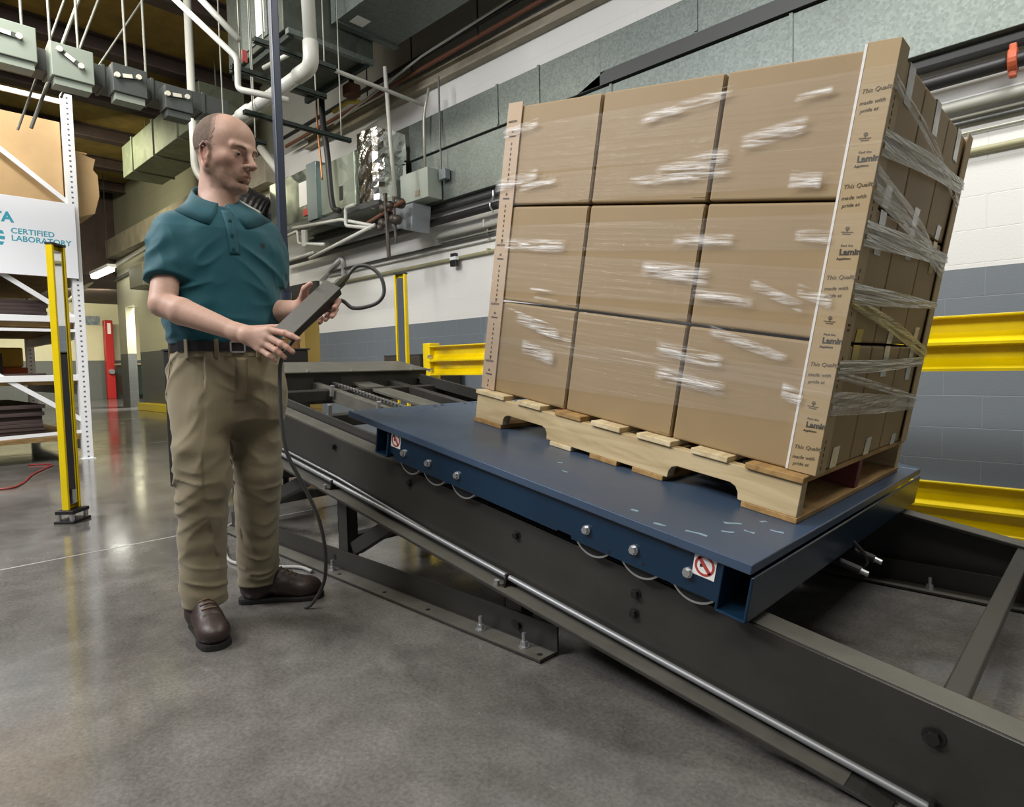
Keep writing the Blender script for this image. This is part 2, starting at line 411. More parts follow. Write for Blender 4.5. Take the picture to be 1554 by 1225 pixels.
bb = MB(); bb.prism([(6.35, 0.12), (7.2, 0.12), (7.3, 1.15), (6.25, 1.15)], 0, -24.95, -24.25); bb.build('body', M_GREEN, t, bevel=0.03)
MB().box(-25.0, -24.2, 6.2, 7.35, 1.15, 1.22).build('lid', mat('lid_tan', (0.30, 0.26, 0.14), 0.6), t, bevel=0.02)
for yy in (6.5, 7.05): MB().cyl((-24.3, yy, 0.075), (-24.22, yy, 0.075), 0.075).build('wheel', M_DARK, t)
M_LAMP = mat('lamp_glow', (1, 1, 1), 0.5, emit=(1, 0.98, 0.88), estr=9)
t = thing('ceiling_light', 'lit fluorescent strip light hanging near the far wall', 'light', (-17.3, 4.19, 3.3))
MB().box(-18.2, -16.6, 4.10, 4.28, 3.29, 3.36).build('housing', M_WHITE, t)
MB().box(-18.18, -16.62, 4.12, 4.26, 3.20, 3.289).build('tube', M_LAMP, t, bevel=0.03)
for x in (-17.9, -16.9): MB().cyl((x, 4.19, 3.36), (x, 4.19, 5.44), 0.008, 6).build('hanger', M_FRAME, t)
t = thing('wall_heater', 'dark box heater hung high on the far block wall', 'heater', (-15.35, 4.5, 2.72))
MB().box(-15.85, -14.9, 4.32, 4.72, 2.72, 3.20).build('case', mat('heater_grey', (0.16, 0.16, 0.12), 0.5), t, bevel=0.02)
MB().box(-14.898, -14.885, 4.38, 4.66, 2.78, 3.14).build('grille', M_DARK, t)
MB().box(-15.5, -15.2, 4.72, 4.80, 2.85, 3.05).build('bracket', M_FRAME, t)
M_COND = mat('conduit_grey', (0.42, 0.42, 0.36), 0.4, 0.3)
M_COND2 = mat('conduit_dark', (0.10, 0.105, 0.10), 0.45, 0.3)
solo(tb(bend([(-25, 4.6, 2.9), (-19.6, 4.6, 3.45), (-14.0, 4.65, 3.72), (-10.5, 4.65, 3.72)], .3), 0.055), 'pipe', M_COND, 'pale pipe along the top of the far block wall, upper of two', 'pipe', smooth=True)
solo(tb(bend([(-18.6, 4.75, 3.25), (-14.0, 4.757, 3.45), (-10.5, 4.757, 3.45)], .3), 0.04), 'pipe', M_COND2, 'darker pipe along the far block wall, lower of two', 'pipe', smooth=True)
M_GALVG = galv('galvanised_green', (0.15, 0.175, 0.12), 6, 0.6)
t = thing('air_duct', 'pale rectangular duct below the dark joists left of the man', 'duct', (-11.3, 3.9, 4.42))
d = MB(); d.box(-13.2, -9.5, 3.6, 4.25, 4.42, 4.98); d.build('sheet', M_GALVG, t, bevel=0.01)
for x in (-12.9, -9.7): MB().cyl((x, 3.92, 4.98), (x, 3.92, 5.44), 0.012, 8).build('hanger', M_GALVG, t)
for x in (-12.6, -11.5, -10.4): MB().box(x-.025, x+.025, 3.58, 4.27, 4.40, 5.0).build('flange', M_GALVG, t)
M_PVC = mat('white_pipe', (0.50, 0.51, 0.46), 0.4)
M_ROD = mat('hanger_rod', (0.17, 0.175, 0.15), 0.5, 0.3)

# light curtain posts (yellow channel, corner mirror inside)
M_MIRROR = mat('mirror', (0.92, 0.93, 0.93), 0.02, 1.0)
M_STEEL = mat('zinc_steel', (0.60, 0.61, 0.62), 0.32, 0.85)
def mirror_post(x, y, h, ang, label, group, base=True):
    M = Matrix.Translation((x, y, 0)) @ Matrix.Rotation(math.radians(ang), 4, 'Z')
    t = thing('mirror_post', label, 'post', M=M, group=group)
    z0 = 0.075 if base else 0.05
    c = MB(M); c.box(-0.018, -0.012, -0.050, 0.050, z0, h); c.box(-0.018, 0.020, -0.056, -0.050, z0, h); c.box(-0.018, 0.020, 0.050, 0.056, z0, h)
    c.box(0.014, 0.020, -0.050, -0.040, z0, h); c.box(0.014, 0.020, 0.040, 0.050, z0, h)
    c.build('channel', M_YEL, t, bevel=0.004)
    MB(M).box(0.006, 0.011, -0.049, 0.049, z0+0.03, h-0.03).build('mirror', M_MIRROR, t)
    MB(M).box(-0.020, 0.022, -0.058, 0.058, h, h+0.012).build('cap', M_DARK, t)
    MB(M).box(-0.050, 0.055, -0.074, 0.074, z0-0.022, z0).build('upper_plate', M_DARK, t, bevel=0.004)
    MB(M).box(-0.055, 0.060, -0.080, 0.080, 0.0, 0.016).build('base_plate', M_DARK, t, bevel=0.004)
    for sx in (-0.036, 0.040):
        for sy in (-0.06, 0.06): MB(M).cyl((sx, sy, 0.016), (sx, sy, z0-0.022), 0.013, 12).build('spacer', M_STEEL, t)
    return t
mirror_post(-4.41, 0.835, 1.595, 45, 'yellow mirror post standing on the open floor in front of the white rack', 'light curtain posts')
mirror_post(-4.32, 3.18, 1.63, -75, 'yellow post behind the incline against the white and grey wall', 'light curtain posts')

# ------------------------------------------------------------------ white storage rack
XR = -7.55
t = thing('storage_rack', 'white perforated pallet rack with a lettered banner on its end', 'rack', (-8.6, 0.9, 0))
RACK = t
def slot_mat(y):
    """white upright steel with its row of punched slots"""
    m = bpy.data.materials.new('slotted_steel'); m.use_nodes = True; nt = m.node_tree; N = nt.nodes; L = nt.links; b = N['Principled BSDF']; b.inputs['Roughness'].default_value = .38
    tc = N.new('ShaderNodeTexCoord'); sp = N.new('ShaderNodeSeparateXYZ'); L.new(tc.outputs['Object'], sp.inputs[0])
    def M(op, a, c):
        n = N.new('ShaderNodeMath'); n.operation = op
        for i, v in ((0, a), (1, c)):
            if isinstance(v, (int, float)): n.inputs[i].default_value = v
            else: L.new(v, n.inputs[i])
        return n.outputs[0]
    row = M('LESS_THAN', M('ABSOLUTE', M('SUBTRACT', M('MODULO', sp.outputs[2], .0508), .0254), 0), .009)
    colm = M('LESS_THAN', M('ABSOLUTE', M('SUBTRACT', sp.outputs[1], y-0.9), 0), .009)
    mx = N.new('ShaderNodeMix'); mx.data_type = 'RGBA'; mx.inputs[6].default_value = (.80, .82, .84, 1); mx.inputs[7].default_value = (.12, .12, .14, 1)
    L.new(M('MULTIPLY', row, colm), mx.inputs[0]); L.new(mx.outputs[2], b.inputs['Base Color']); return m
def upright(x, y):
    u = MB(); z1 = 3.62
    u.box(x-0.075, x, y-0.045, y-0.039, 0, z1); u.box(x-0.075, x, y+0.039, y+0.045, 0, z1); u.box(x-0.006, x, y-0.039, y+0.039, 0, z1)
    u.build('upright', slot_mat(y), RACK, bevel=0.002)
    MB().box(x-0.09, x+0.02, y-0.06, y+0.06, 0.0, 0.008).build('foot_plate', M_WHITE, RACK)
upright(XR, 1.60); upright(XR, 0.45); upright(XR-2.7, 1.60); upright(XR-2.7, 0.45)
def bar(y0, z0, y1, z1, x=XR-0.03, w=0.022):
    m = MB(); a = Vector((x, y0, z0)); c = Vector((x, y1, z1)); n = Vector((0, -(z1-z0), y1-y0)).normalized()*w
    m.add([a-n+Vector((-.012, 0, 0)), c-n+Vector((-.012, 0, 0)), c+n+Vector((-.012, 0, 0)), a+n+Vector((-.012, 0, 0)), a-n+Vector((.012, 0, 0)), c-n+Vector((.012, 0, 0)), c+n+Vector((.012, 0, 0)), a+n+Vector((.012, 0, 0))],
          [(0, 3, 2, 1), (4, 5, 6, 7), (0, 1, 5, 4), (1, 2, 6, 5), (2, 3, 7, 6), (3, 0, 4, 7)])
    m.build('brace', M_WHITE, RACK)
bar(0.47, 3.54, 1.57, 3.54); bar(0.47, 3.45, 1.57, 2.56); bar(0.47, 2.20, 1.57, 1.42); bar(0.47, 1.20, 1.57, 0.40); bar(0.47, 0.262, 1.57, 0.285, w=0.016); bar(0.47, 1.30, 1.57, 1.30, w=0.014)
M_PLY = wood_mat('plywood', (0.42, 0.28, 0.12), (0.26, 0.16, 0.06), (8, 8, 40))
for z in (0.20, 0.765, 1.335):
    for y in (1.60, 0.45): MB().box(XR-2.68, XR-0.02, y-0.025, y+0.025, z-0.11, z-0.002).build('beam', M_WHITE, RACK, bevel=0.004)
    MB().box(XR-2.7, XR-0.085, 0.42, 1.63, z, z+0.045).build('deck', M_PLY, RACK)
for z in (0.83, 1.41): MB().box(XR-0.055, XR-0.005, 0.50, 1.555, z-0.03, z+0.03).build('end_rail', M_WHITE, RACK, bevel=0.003)
ban = keep(MB().box(XR+0.028, XR+0.034, 0.30, 1.605, 1.815, 2.545).build('banner', mat('banner_white', (0.82, 0.85, 0.90), 0.5), RACK, bevel=0.002))
M_TEAL = mat('banner_teal', (0.035, 0.34, 0.46), 0.5)
XB = XR+0.0345
def rtext(name, body, size, y, z, rot=0.0, **k):
    M = basis((XB, y, z), (0, math.cos(rot), math.sin(rot)), (0, -math.sin(rot), math.cos(rot)))
    return text_mesh(name, body, size, M, M_TEAL, ban, **k)
rtext('lettering', 'ISTA', 0.128, 1.110, 2.298, align='RIGHT', bold=0.005, space=1.0)
rtext('lettering', 'CERTIFIED', 0.072, 1.086, 2.196, bold=0.0016, space=1.02)
rtext('lettering', 'LABORATORY', 0.072, 1.086, 2.128, bold=0.0016, space=1.02)
em = MB(); R_ = 0.125; cy_, cz_ = 0.915, 2.15
for k in range(5):
    z0 = cz_-R_+k*0.052; z1 = z0+0.032; pts = []
    for s in range(9):
        z = z0+(z1-z0)*s/8
        if abs(z-cz_) < R_: pts.append((cy_+math.sqrt(R_**2-(z-cz_)**2), z))
    lf = [(2*cy_-p[0], p[1]) for p in pts][::-1]
    if len(pts) > 2: em.prism(pts+lf, 0, XB, XB+0.0006)
em.build('globe_emblem', M_TEAL, ban)
# things kept on the rack
M_SHEET = mat('brown_sheet', (0.060, 0.038, 0.035), 0.7, noise=0.5, nscale=4, stretch=(1, 1, 14))
M_KRAFT = mat('kraft_board', (0.50, 0.34, 0.17), 0.8, noise=0.06, nscale=5)
ty = [('lowest shelf', 0.246, 9, 1.28), ('lower middle shelf', 0.811, 2, 1.30), ('upper middle shelf', 1.381, 6, 1.36)]
pos = {1: 'bottom', 2: 'second from the bottom'}
for nm, z, n, y1 in ty:
    for k in range(n):
        dy = rnd.uniform(-0.02, 0.02); dx = rnd.uniform(-0.03, 0.03); h = 0.034
        a = k+1
        where = 'top sheet' if a == n else 'bottom sheet' if a == 1 else '%s sheet up' % ['', 'first', 'second', 'third', 'fourth', 'fifth', 'sixth', 'seventh', 'eighth', 'ninth'][a]
        solo(MB().box(XR-2.3+dx, XR-0.13+dx, 0.52, y1+dy, z+k*0.0365, z+k*0.0365+h), 'sheet_board', M_SHEET, 'brown sheet board, %s in the pile on the %s' % (where, nm), 'board', group='dark sheet boards on the rack')
solo(MB().box(XR-1.9, XR-0.9, 0.52, 1.08, 0.886, 1.10), 'board_bundle', M_SHEET, 'dark bundle standing at the back of the middle rack shelf', 'bundle', bevel=0.01)
solo(MB().box(XR-2.55, XR-1.95, 0.9, 1.45, 0.886, 0.96), 'orange_tray', mat('orange_plastic', (0.55, 0.10, 0.02), 0.5), 'orange tray deep on the middle shelf of the rack', 'tray', bevel=0.01)
solo(MB().box(XR-2.5, XR-2.0, 0.95, 1.42, 0.962, 1.20), 'yellow_case', mat('amber_plastic', (0.62, 0.36, 0.03), 0.5), 'amber yellow case standing on the orange tray in the rack', 'case', bevel=0.02)
t = thing('cardboard_panel', 'large tan cardboard panel standing on top of the rack behind the banner', 'cardboard', (XR-0.12, 0.95, 1.9))
MB().box(XR-0.14, XR-0.09, 0.32, 1.548, 1.90, 3.36).build('panel', M_KRAFT, t, bevel=0.003)
t = thing('carton', 'torn tan carton sticking out behind the white rack upright', 'carton', (-8.1, 1.75, 2.5))
c = MB(); c.prism([(1.20, 2.466), (1.66, 2.466), (1.83, 2.53), (1.88, 2.72), (1.875, 2.93), (1.835, 2.98), (1.86, 3.09), (1.66, 3.14), (1.20, 3.14)], 0, -8.5, -7.75); c.build('body', M_KRAFT, t)
MB().box(-8.45, -7.8, 1.25, 1.80, 3.14, 3.155).build('flap', M_KRAFT, t)
for z in (1.86, 2.43): MB().box(XR-2.7, XR-0.16, 0.42, 1.63, z, z+.035).build('deck', M_PLY, RACK)
# red cables on the floor
M_REDC = mat('red_cable', (0.25, 0.02, 0.02), 0.5)
solo(tb(spline([(-6.4, 0.3, .008), (-6.07, 0.71, .008), (-6.2, 0.85, .008), (-6.7, 1.0, .008), (-7.0, 1.12, .008), (-7.32, 1.25, .008), (-7.5, 1.1, .008)]), 0.008, 6), 'cable', M_REDC, 'red cable lying on the floor in front of the rack', 'cable', smooth=True)

# ------------------------------------------------------------------ bus duct with switch boxes under the ceiling
M_BUS = mat('bus_grey', (0.045, 0.050, 0.046), 0.5)
M_BOXL = mat('switch_box_pale', (0.21, 0.245, 0.205), 0.45)
M_BOXD = mat('switch_box_dark', (0.050, 0.058, 0.055), 0.45)
M_HANDLE = mat('handle_cream', (0.62, 0.60, 0.50), 0.5)
t = thing('bus_duct', 'long grey bus duct crossing under the ceiling at upper left', 'duct', (-6.6, 0.8, 3.4))
MB().box(-6.72, -6.50, -1.2, 2.75, 3.38, 3.56).build('trunk', M_BUS, t, bevel=0.005)
for y in (0.7, 1.27, 1.66, 2.05, 2.5): MB().box(-6.73, -6.49, y-.012, y+.012, 3.37, 3.57).build('joint', M_BOXD, t)
for y in (1.12, 1.31, 1.51, 1.88, 2.04): MB().cyl((-6.62, y, 3.56), (-6.62, y, 5.45), 0.011, 8).build('hanger', M_ROD, t)
names = [(0.98, 3.36, 0.36, 0.27, M_BOXL, 'pale switch box at the left end of the bus duct'), (1.40, 3.30, 0.30, 0.27, M_BOXL, 'pale switch box with a raised handle, second along the bus duct'),
         (1.82, 3.30, 0.27, 0.24, M_BOXD, 'dark switch box on the bus duct, third from the left'), (2.22, 3.27, 0.24, 0.21, M_BOXD, 'small dark switch box on the bus duct nearest the white drain pipe')]
for i, (y, z, wd, h, m, lab) in enumerate(names):
    t = thing('switch_box', lab, 'switch box', (-6.42, y, z), group='switch boxes on the bus duct')
    b = MB(); b.box(-6.499, -6.32, y-wd/2, y+wd/2, z, z+h); b.build('case', m, t, bevel=0.006)
    b = MB(); b.box(-6.48, -6.34, y-wd/2+.02, y+wd/2-.02, z-0.06, z); b.build('lower_cover', M_BOXL if i < 3 else M_BOXD, t)
    a = [-4, -32, 10, 6][i]; R0 = Matrix.Translation((-6.32, y-0.02, z+h*0.62)) @ Matrix.Rotation(math.radians(a), 4, 'X')
    MB(R0).box(0, 0.015, -0.10, 0.10, -0.018, 0.018).build('handle', M_BOXD, t)
    for s in (-0.085, 0.085): MB(R0).cyl((0, s, 0), (0.03, s, 0), 0.022, 12).build('knob', M_HANDLE, t)
    MB(R0).box(0.014, 0.018, -0.04, 0.035, -0.016, 0.016).build('sticker', M_HANDLE, t)
diag = [((-6.82, 2.18, 4.55), (-6.82, 1.65, 3.57), 0.008), ((-6.82, 1.66, 4.75), (-6.82, 1.08, 2.95), 0.009), ((-6.86, 1.80, 4.85), (-6.86, 1.18, 3.0), 0.014), ((-6.80, 1.90, 4.75), (-6.80, 1.40, 3.3), 0.010)]
for i, (a, c, r) in enumerate(diag):
    solo(tb([a, c], r, 8), 'brace_rod', M_ROD, ['thin slanting rod crossing above the second switch box', 'slanting rod passing behind the bus duct beside the first switch box', 'thick slanting conduit rising from the second switch box', 'slanting rod close beside another over the white rack'][i], 'rod', group='slanting rods around the bus duct')

# white pipes upper left
solo(tb(bend([(-7.25, 2.68, 5.44), (-7.28, 2.68, 3.05), (-7.1, 2.74, 2.84), (-6.6, 3.05, 2.5)], .1), 0.042, 12), 'drain_pipe', M_PVC, 'white drain pipe running down behind the bus duct left of the man', 'pipe', smooth=True)
t = thing('sprinkler_pipe', 'white pipe slanting down to a corner with a red tag', 'pipe', (-5.1, 2.24, 3.1))
tb(bend([(-5.62, 1.80, 4.0), (-5.10, 2.24, 3.33), (-5.10, 2.235, 3.09), (-4.80, 2.50, 2.99)], .04), 0.024, 10).build('pipe', M_PVC, t, smooth=True)
MB().box(-5.085, -5.075, 2.27, 2.31, 3.31, 3.40).build('tag', M_RED, t)
solo(tb([(-5.42, 1.98, 3.95), (-5.10, 2.26, 3.48)], 0.026, 10), 'pipe_stub', M_PVC, 'short white slanting pipe right of the tagged white pipe', 'pipe', smooth=True)
t = thing('drain_line', 'fat white drain pipe with an elbow above the man', 'pipe', (-4.6, 2.6, 3.2))
tb([(-4.66, 2.60, 5.0), (-4.60, 2.60, 3.36)], 0.052, 16).build('riser', M_PVC, t, smooth=True)
tb(bend([(-4.60, 2.60, 3.40), (-4.60, 2.60, 3.21), (-4.82, 2.60, 3.21)], .12), 0.060, 16).build('elbow', M_PVC, t, smooth=True)
tb([(-4.78, 2.60, 3.21), (-6.75, 2.60, 3.18)], 0.052, 16).build('run', M_PVC, t, smooth=True)
tb([(-5.72, 2.60, 3.20), (-5.90, 2.60, 3.198)], 0.062, 16).build('coupling', M_PVC, t, smooth=True)
solo(tb(bend([(-5.3, 2.55, 3.42), (-4.88, 2.6, 3.42), (-4.88, 2.75, 3.40), (-4.98, 4.0, 3.42)], .05), 0.018, 10), 'small_pipe', M_PVC, 'thin white pipe crossing behind the fat drain elbow', 'pipe', smooth=True)
M_STRUT = mat('strut_green', (0.010, 0.022, 0.016), 0.5)
for i, (x, y0, y1, z, lab) in enumerate([(-4.83, 2.25, 2.95, 3.36, 'dark green strut highest above the man'), (-5.25, 2.25, 3.1, 3.30, 'dark green strut second above the man'), (-5.5, 2.45, 3.5, 3.07, 'dark green strut carrying the fat white drain pipe'), (-6.12, 2.45, 2.93, 3.07, 'dark green strut nearest the head of the man')]):
    t = thing('strut_channel', lab, 'strut', (x, y0, z), group='dark green struts')
    s = MB(); s.box(x-.02, x+.02, y0, y1, z, z+.006); s.box(x-.02, x-.014, y0, y1, z, z+.04); s.box(x+.014, x+.02, y0, y1, z, z+.04); s.build('channel', M_STRUT, t)
    for y in (y0+.08, y1-.1): MB().cyl((x, y, z), (x, y, 5.44), 0.007, 6).build('rod', M_ROD, t)

# hung air handler top centre with its duct
M_GALV = galv('galvanised', (0.19, 0.222, 0.205), 60, 0.45)
M_GALVD = galv('galvanised_dull', (0.10, 0.115, 0.095), 12, 0.5)
t = thing('air_handler', 'hung grey air handler at the top behind the dark pole', 'air handler', (-6.35, 3.4, 4.05))
MB().box(-7.0, -5.76, 2.98, 3.98, 4.06, 5.1).build('cabinet', M_GALVD, t, bevel=0.01)
MB().box(-6.62, -6.05, 2.966, 2.979, 4.12, 4.95).build('door_panel', M_GALV, t)
MB().box(-6.0, -5.90, 2.964, 2.979, 4.10, 5.0).build('stile', M_GALV, t)
MB().box(-6.28, -6.10, 2.958, 2.965, 4.16, 4.55).build('label_sheet', M_PAPER, t)
MB().box(-5.76, -5.70, 3.0, 3.95, 4.02, 4.07).build('drip_edge', M_GALV, t)
MB().box(-7.02, -5.74, 3.02, 3.07, 4.0, 4.06).build('rail', M_STRUT, t); MB().box(-7.02, -5.74, 3.86, 3.91, 4.0, 4.06).build('rail', M_STRUT, t)
t = thing('supply_duct', 'wide sheet metal duct running from the hung air handler to the right', 'duct', (-4, 3.7, 4.3))
MB().box(-5.75, -1.0, 3.50, 4.22, 4.30, 5.1).build('sheet', M_GALV, t, bevel=0.006)
MB().box(-5.74, -5.66, 3.48, 4.24, 4.28, 5.12).build('flange', M_GALV, t)
for x in (-4.4, -3.0): MB().box(x-.02, x+.02, 3.485, 4.235, 4.285, 5.11).build('seam', M_GALV, t)
MB().box(-5.6, -5.45, 3.6, 3.75, 4.294, 4.299).build('sticker', M_PAPER, t)
t = thing('ceiling_hoist', 'dark chain hoist with a yellow hook block under the duct', 'hoist', (-6.5, 4.2, 3.9))
tb([(-6.52, 4.2, 5.4), (-6.54, 4.2, 4.15)], 0.03, 8).build('chain', M_DARK, t); MB().box(-6.62, -6.46, 4.12, 4.28, 4.02, 4.16).build('block', mat('rust_brown', (0.13, 0.06, 0.03), 0.7), t, bevel=0.02)
tb([(-6.95, 4.2, 3.97), (-6.62, 4.2, 3.99), (-6.4, 4.2, 3.93)], 0.025, 8).build('lever', mat('dull_yellow', (0.45, 0.36, 0.05), 0.5), t)

# hanging dark pole beside the man
M_POLE = mat('navy_pole', (0.028, 0.038, 0.062), 0.4, 0.2)
t = thing('drop_pole', 'slim navy pole hanging from the ceiling behind the man', 'pole', (-3.06, 1.53, 1.22))
MB().prism([(-3.082, 1.515), (-3.046, 1.515), (-3.046, 1.555), (-3.082, 1.555)], 2, 1.25, 5.44).build('post', M_POLE, t, bevel=0.005)
MB().cyl((-3.064, 1.535, 1.205), (-3.064, 1.535, 1.25), 0.032, 18).build('end_cap', M_POLE, t)
MB().cyl((-3.064, 1.535, 1.195), (-3.064, 1.535, 1.206), 0.035, 18).build('end_ring', M_STEEL, t)

# ------------------------------------------------------------------ along the right wall
M_DGREY = mat('dark_grey', (0.055, 0.060, 0.060), 0.5)
t = thing('wall_duct', 'lower galvanised duct running the length of the white wall', 'duct', (-2.5, 4.7, 2.67))
MB().box(-6.0, 3.0, 4.62, 4.795, 2.695, 3.235).build('sheet', M_GALV, t, bevel=0.004)
for x in (-4.3, -3.2, -1.7, -0.2): MB().box(x-.012, x+.012, 4.608, 4.795, 2.685, 3.238).build('seam', M_GALV, t)
MB().box(-6.0, 3.0, 4.68, 4.795, 2.642, 2.695).build('underside_strip', M_DGREY, t)  # dark grey strip under the lower duct
t = thing('upper_duct', 'upper galvanised duct above the lower one on the white wall', 'duct', (-2.5, 4.7, 3.25))
MB().box(-6.0, -3.3, 4.60, 4.795, 3.25, 3.65).build('sheet', M_GALV, t, bevel=0.004)
solo(MB().box(-8.7, -6.05, 4.715, 4.795, 2.75, 3.72), 'wall_shade_sheet', M_GALVD, 'dull sheet added for the shade on the wall behind the fan coil unit', 'duct', bevel=.004); MB().box(-3.3, 3.0, 4.60, 4.795, 3.36, 3.65).build('sheet', M_GALV, t, bevel=0.004)  # dull sheet added where the wall behind the fan coil is shaded
MB().prism([(-3.55, 3.251), (3.0, 3.251), (3.0, 3.36), (-3.25, 3.36)], 1, 4.60, 4.795).build('gap_shade', M_DGREY, t)  # dark filler painted for the shadowed gap between the two ducts
for x in (-4.55, -4.0, -2.4): MB().box(x-.012, x+.012, 4.588, 4.795, 3.37 if x > -3.3 else 3.26, 3.655).build('seam', M_GALV, t)
M_BLACK = mat('black_pipe', (0.014, 0.014, 0.015), 0.5)
t = thing('fire_pipe', 'thick black pipe along the white wall with orange couplings', 'pipe', (-2, 4.6, 2.5))
tb([(-9.3, 4.66, 2.48), (3.0, 4.66, 2.535)], 0.040, 14).build('pipe', M_BLACK, t, smooth=True)
M_ORANGE = mat('orange_coupling', (0.50, 0.10, 0.04), 0.5)
x = -0.487; tb([(x-.022, 4.66, 2.522), (x+.022, 4.66, 2.522)], 0.068, 18).build('coupling', M_ORANGE, t, bevel=0.008); MB().box(x-.018, x+.018, 4.635, 4.685, 2.43, 2.615).build('coupling_lug', M_ORANGE, t, bevel=0.008)
tb(bend([(-4.70, 4.66, 2.66), (-4.70, 4.66, 2.60), (-4.70, 4.595, 2.50), (-4.70, 4.66, 2.435)], .04), 0.010, 8).build('hanger', M_STEEL, t)
runs = [(2.37, 0.034, 4.74, 'thick white pipe along the white wall under the black pipe', M_PVC, -5.7), (2.305, 0.011, 4.77, 'thin grey conduit along the white wall, first below the thick white pipe', M_COND, -5.7),
        (2.265, 0.014, 4.77, 'dark conduit along the white wall below the thin grey one', M_COND2, -8.2), (2.205, 0.009, 4.78, 'thinnest pale conduit along the white wall', M_COND, -8.2),
        (2.085, 0.020, 4.77, 'olive conduit along the white wall, lowest of all', mat('conduit_olive', (0.38, 0.37, 0.22), 0.5), -8.2)]
for z, r, y, lab, m, x0 in runs:
    t = thing('wall_conduit', lab, 'conduit', (x0, y, z)); tb([(x0, y, z-0.02), (3.0, y, z+0.02)], r, 10).build('pipe', m, t, smooth=True)
    for x in (-4.9, -2.2, 0.3): MB().box(x-.01, x+.01, y-r-.004, 4.799, z-r-.006, z+r+.006).build('clip', m, t)
t = thing('alarm_strobe', 'small black and white alarm on the olive conduit', 'alarm', (-5.4, 4.73, 2.0))
MB().box(-5.46, -5.36, 4.70, 4.748, 1.98, 2.05).build('speaker', M_DARK, t, bevel=0.006); MB().box(-5.46, -5.36, 4.70, 4.748, 2.05, 2.085).build('lens', M_WHITE, t); MB().box(-5.45, -5.37, 4.70, 4.748, 2.085, 2.125).build('cap', M_DARK, t, bevel=0.006)
t = thing('electrical_box', 'pale electrical box in front of the wall ducts', 'electrical box', (-5.75, 4.5, 2.69))
MB().box(-5.93, -5.44, 4.40, 4.598, 2.70, 3.02).build('case', mat('pale_box', (0.36, 0.41, 0.36), 0.45), t, bevel=0.006)
MB().box(-5.66, -5.58, 4.395, 4.401, 2.74, 2.80).build('nameplate', M_BEAM, t)
tb(bend([(-5.6, 4.5, 3.02), (-5.6, 4.5, 3.62), (-5.52, 4.52, 3.9)], .12), 0.016, 8).build('conduit', M_COND, t, smooth=True)
t = thing('junction_box', 'small grey junction box right of the pale electrical box', 'junction box', (-5.43, 4.57, 2.88))
MB().box(-5.41, -5.30, 4.53, 4.605, 2.89, 3.0).build('case', mat('grey_box', (0.19, 0.23, 0.24), 0.4), t, bevel=0.008)
tb([(-5.40, 4.56, 3.0), (-5.40, 4.56, 3.99)], 0.011, 8).build('conduit', M_COND2, t)
solo(tb([(-5.66, 4.05, 4.02), (-5.60, 4.05, 3.2), (-5.55, 4.05, 2.66)], 0.022, 10), 'riser_pipe', M_PVC, 'white vertical pipe in front of the foil wrapped duct', 'pipe', smooth=True)
t = thing('beam_pipes', 'rusty brown pipe running along the beige roof beam', 'pipe', (-4, 4.5, 4.3))
tb([(-9.0, 4.62, 4.17), (4.0, 4.62, 4.34)], 0.024, 10).build('rusty_pipe', mat('rust', (0.16, 0.065, 0.035), 0.6), t); tb([(-9.0, 4.56, 4.26), (4.0, 4.56, 4.42)], 0.026, 10).build('black_pipe', M_BLACK, t)
for x in (-6.8, -5.9, -4.8, -3.9): tb([(x, 4.59, 4.22), (x, 4.59, 5.44)], 0.008, 6).build('hanger', M_DARK, t)
solo(tb([(-7.4, 4.48, 4.02), (-5.6, 4.50, 4.26), (-3.0, 4.50, 4.36)], 0.013, 8), 'wall_conduit', M_PVC, 'pale conduit slanting above the beige roof beam', 'conduit', smooth=True)

# second air handler beside the man's head
M_SHINY = mat('shiny_sheet', (0.30, 0.34, 0.28), 0.22, 0.8, noise=0.3, nscale=3, rvar=0.08)
t = thing('fan_coil', 'shiny metal fan coil unit hung right of the man', 'air handler', (-7.3, 4.4, 2.75))
MB().box(-8.5, -7.42, 4.10, 4.70, 2.78, 3.40).build('fan_section', M_SHINY, t, bevel=0.006)
MB().box(-7.42, -7.18, 4.06, 4.70, 2.72, 3.42).build('coil_corner', mat('bluish_sheet', (0.22, 0.28, 0.30), 0.35, 0.6), t, bevel=0.006)
MB().box(-7.18, -6.42, 4.12, 4.70, 2.76, 3.36).build('coil_section', galv('galv_light', (0.36, 0.41, 0.34), 5, 0.35), t, bevel=0.006)
MB().box(-7.68, -7.48, 4.094, 4.10, 2.95, 3.25).build('label_sheet', M_PAPER, t); MB().box(-7.58, -7.46, 4.088, 4.10, 2.82, 2.90).build('red_label', M_RED, t); MB().box(-6.75, -6.68, 4.114, 4.121, 2.86, 3.02).build('louvre', M_DARK, t)
MB().box(-8.5, -5.9, 4.08, 4.12, 2.66, 2.71).build('support', M_DGREY, t); MB().box(-8.5, -6.0, 4.62, 4.66, 2.66, 2.71).build('support', M_DGREY, t)
M_FOIL = mat('foil', (0.80, 0.80, 0.76), 0.16, 1.0, bump=1.0, bscale=9)
fo = MB(); n = 26
rings = []
for i in range(13):
    z = 2.74+0.78*i/12; R = []
    for k in range(n):
        a = 2*math.pi*k/n; sx, sy = 0.215, 0.24
        ca, sa = math.cos(a), math.sin(a); q = (abs(ca)**5+abs(sa)**5)**(-1/5)
        j = 1+rnd.uniform(-.035, .035)
        R.append((-6.19+sx*ca*q*j, 4.35+sy*sa*q*j, z+rnd.uniform(-.01, .01)))
    rings.append(R)
fo.loft(rings); solo(fo, 'foil_duct', M_FOIL, 'crinkled silver foil wrapped duct joint between unit and wall ducts', 'duct')
t = thing('flexible_duct', 'black corrugated flexible duct behind the head of the man', 'duct', (-8.8, 4.0, 3.0))
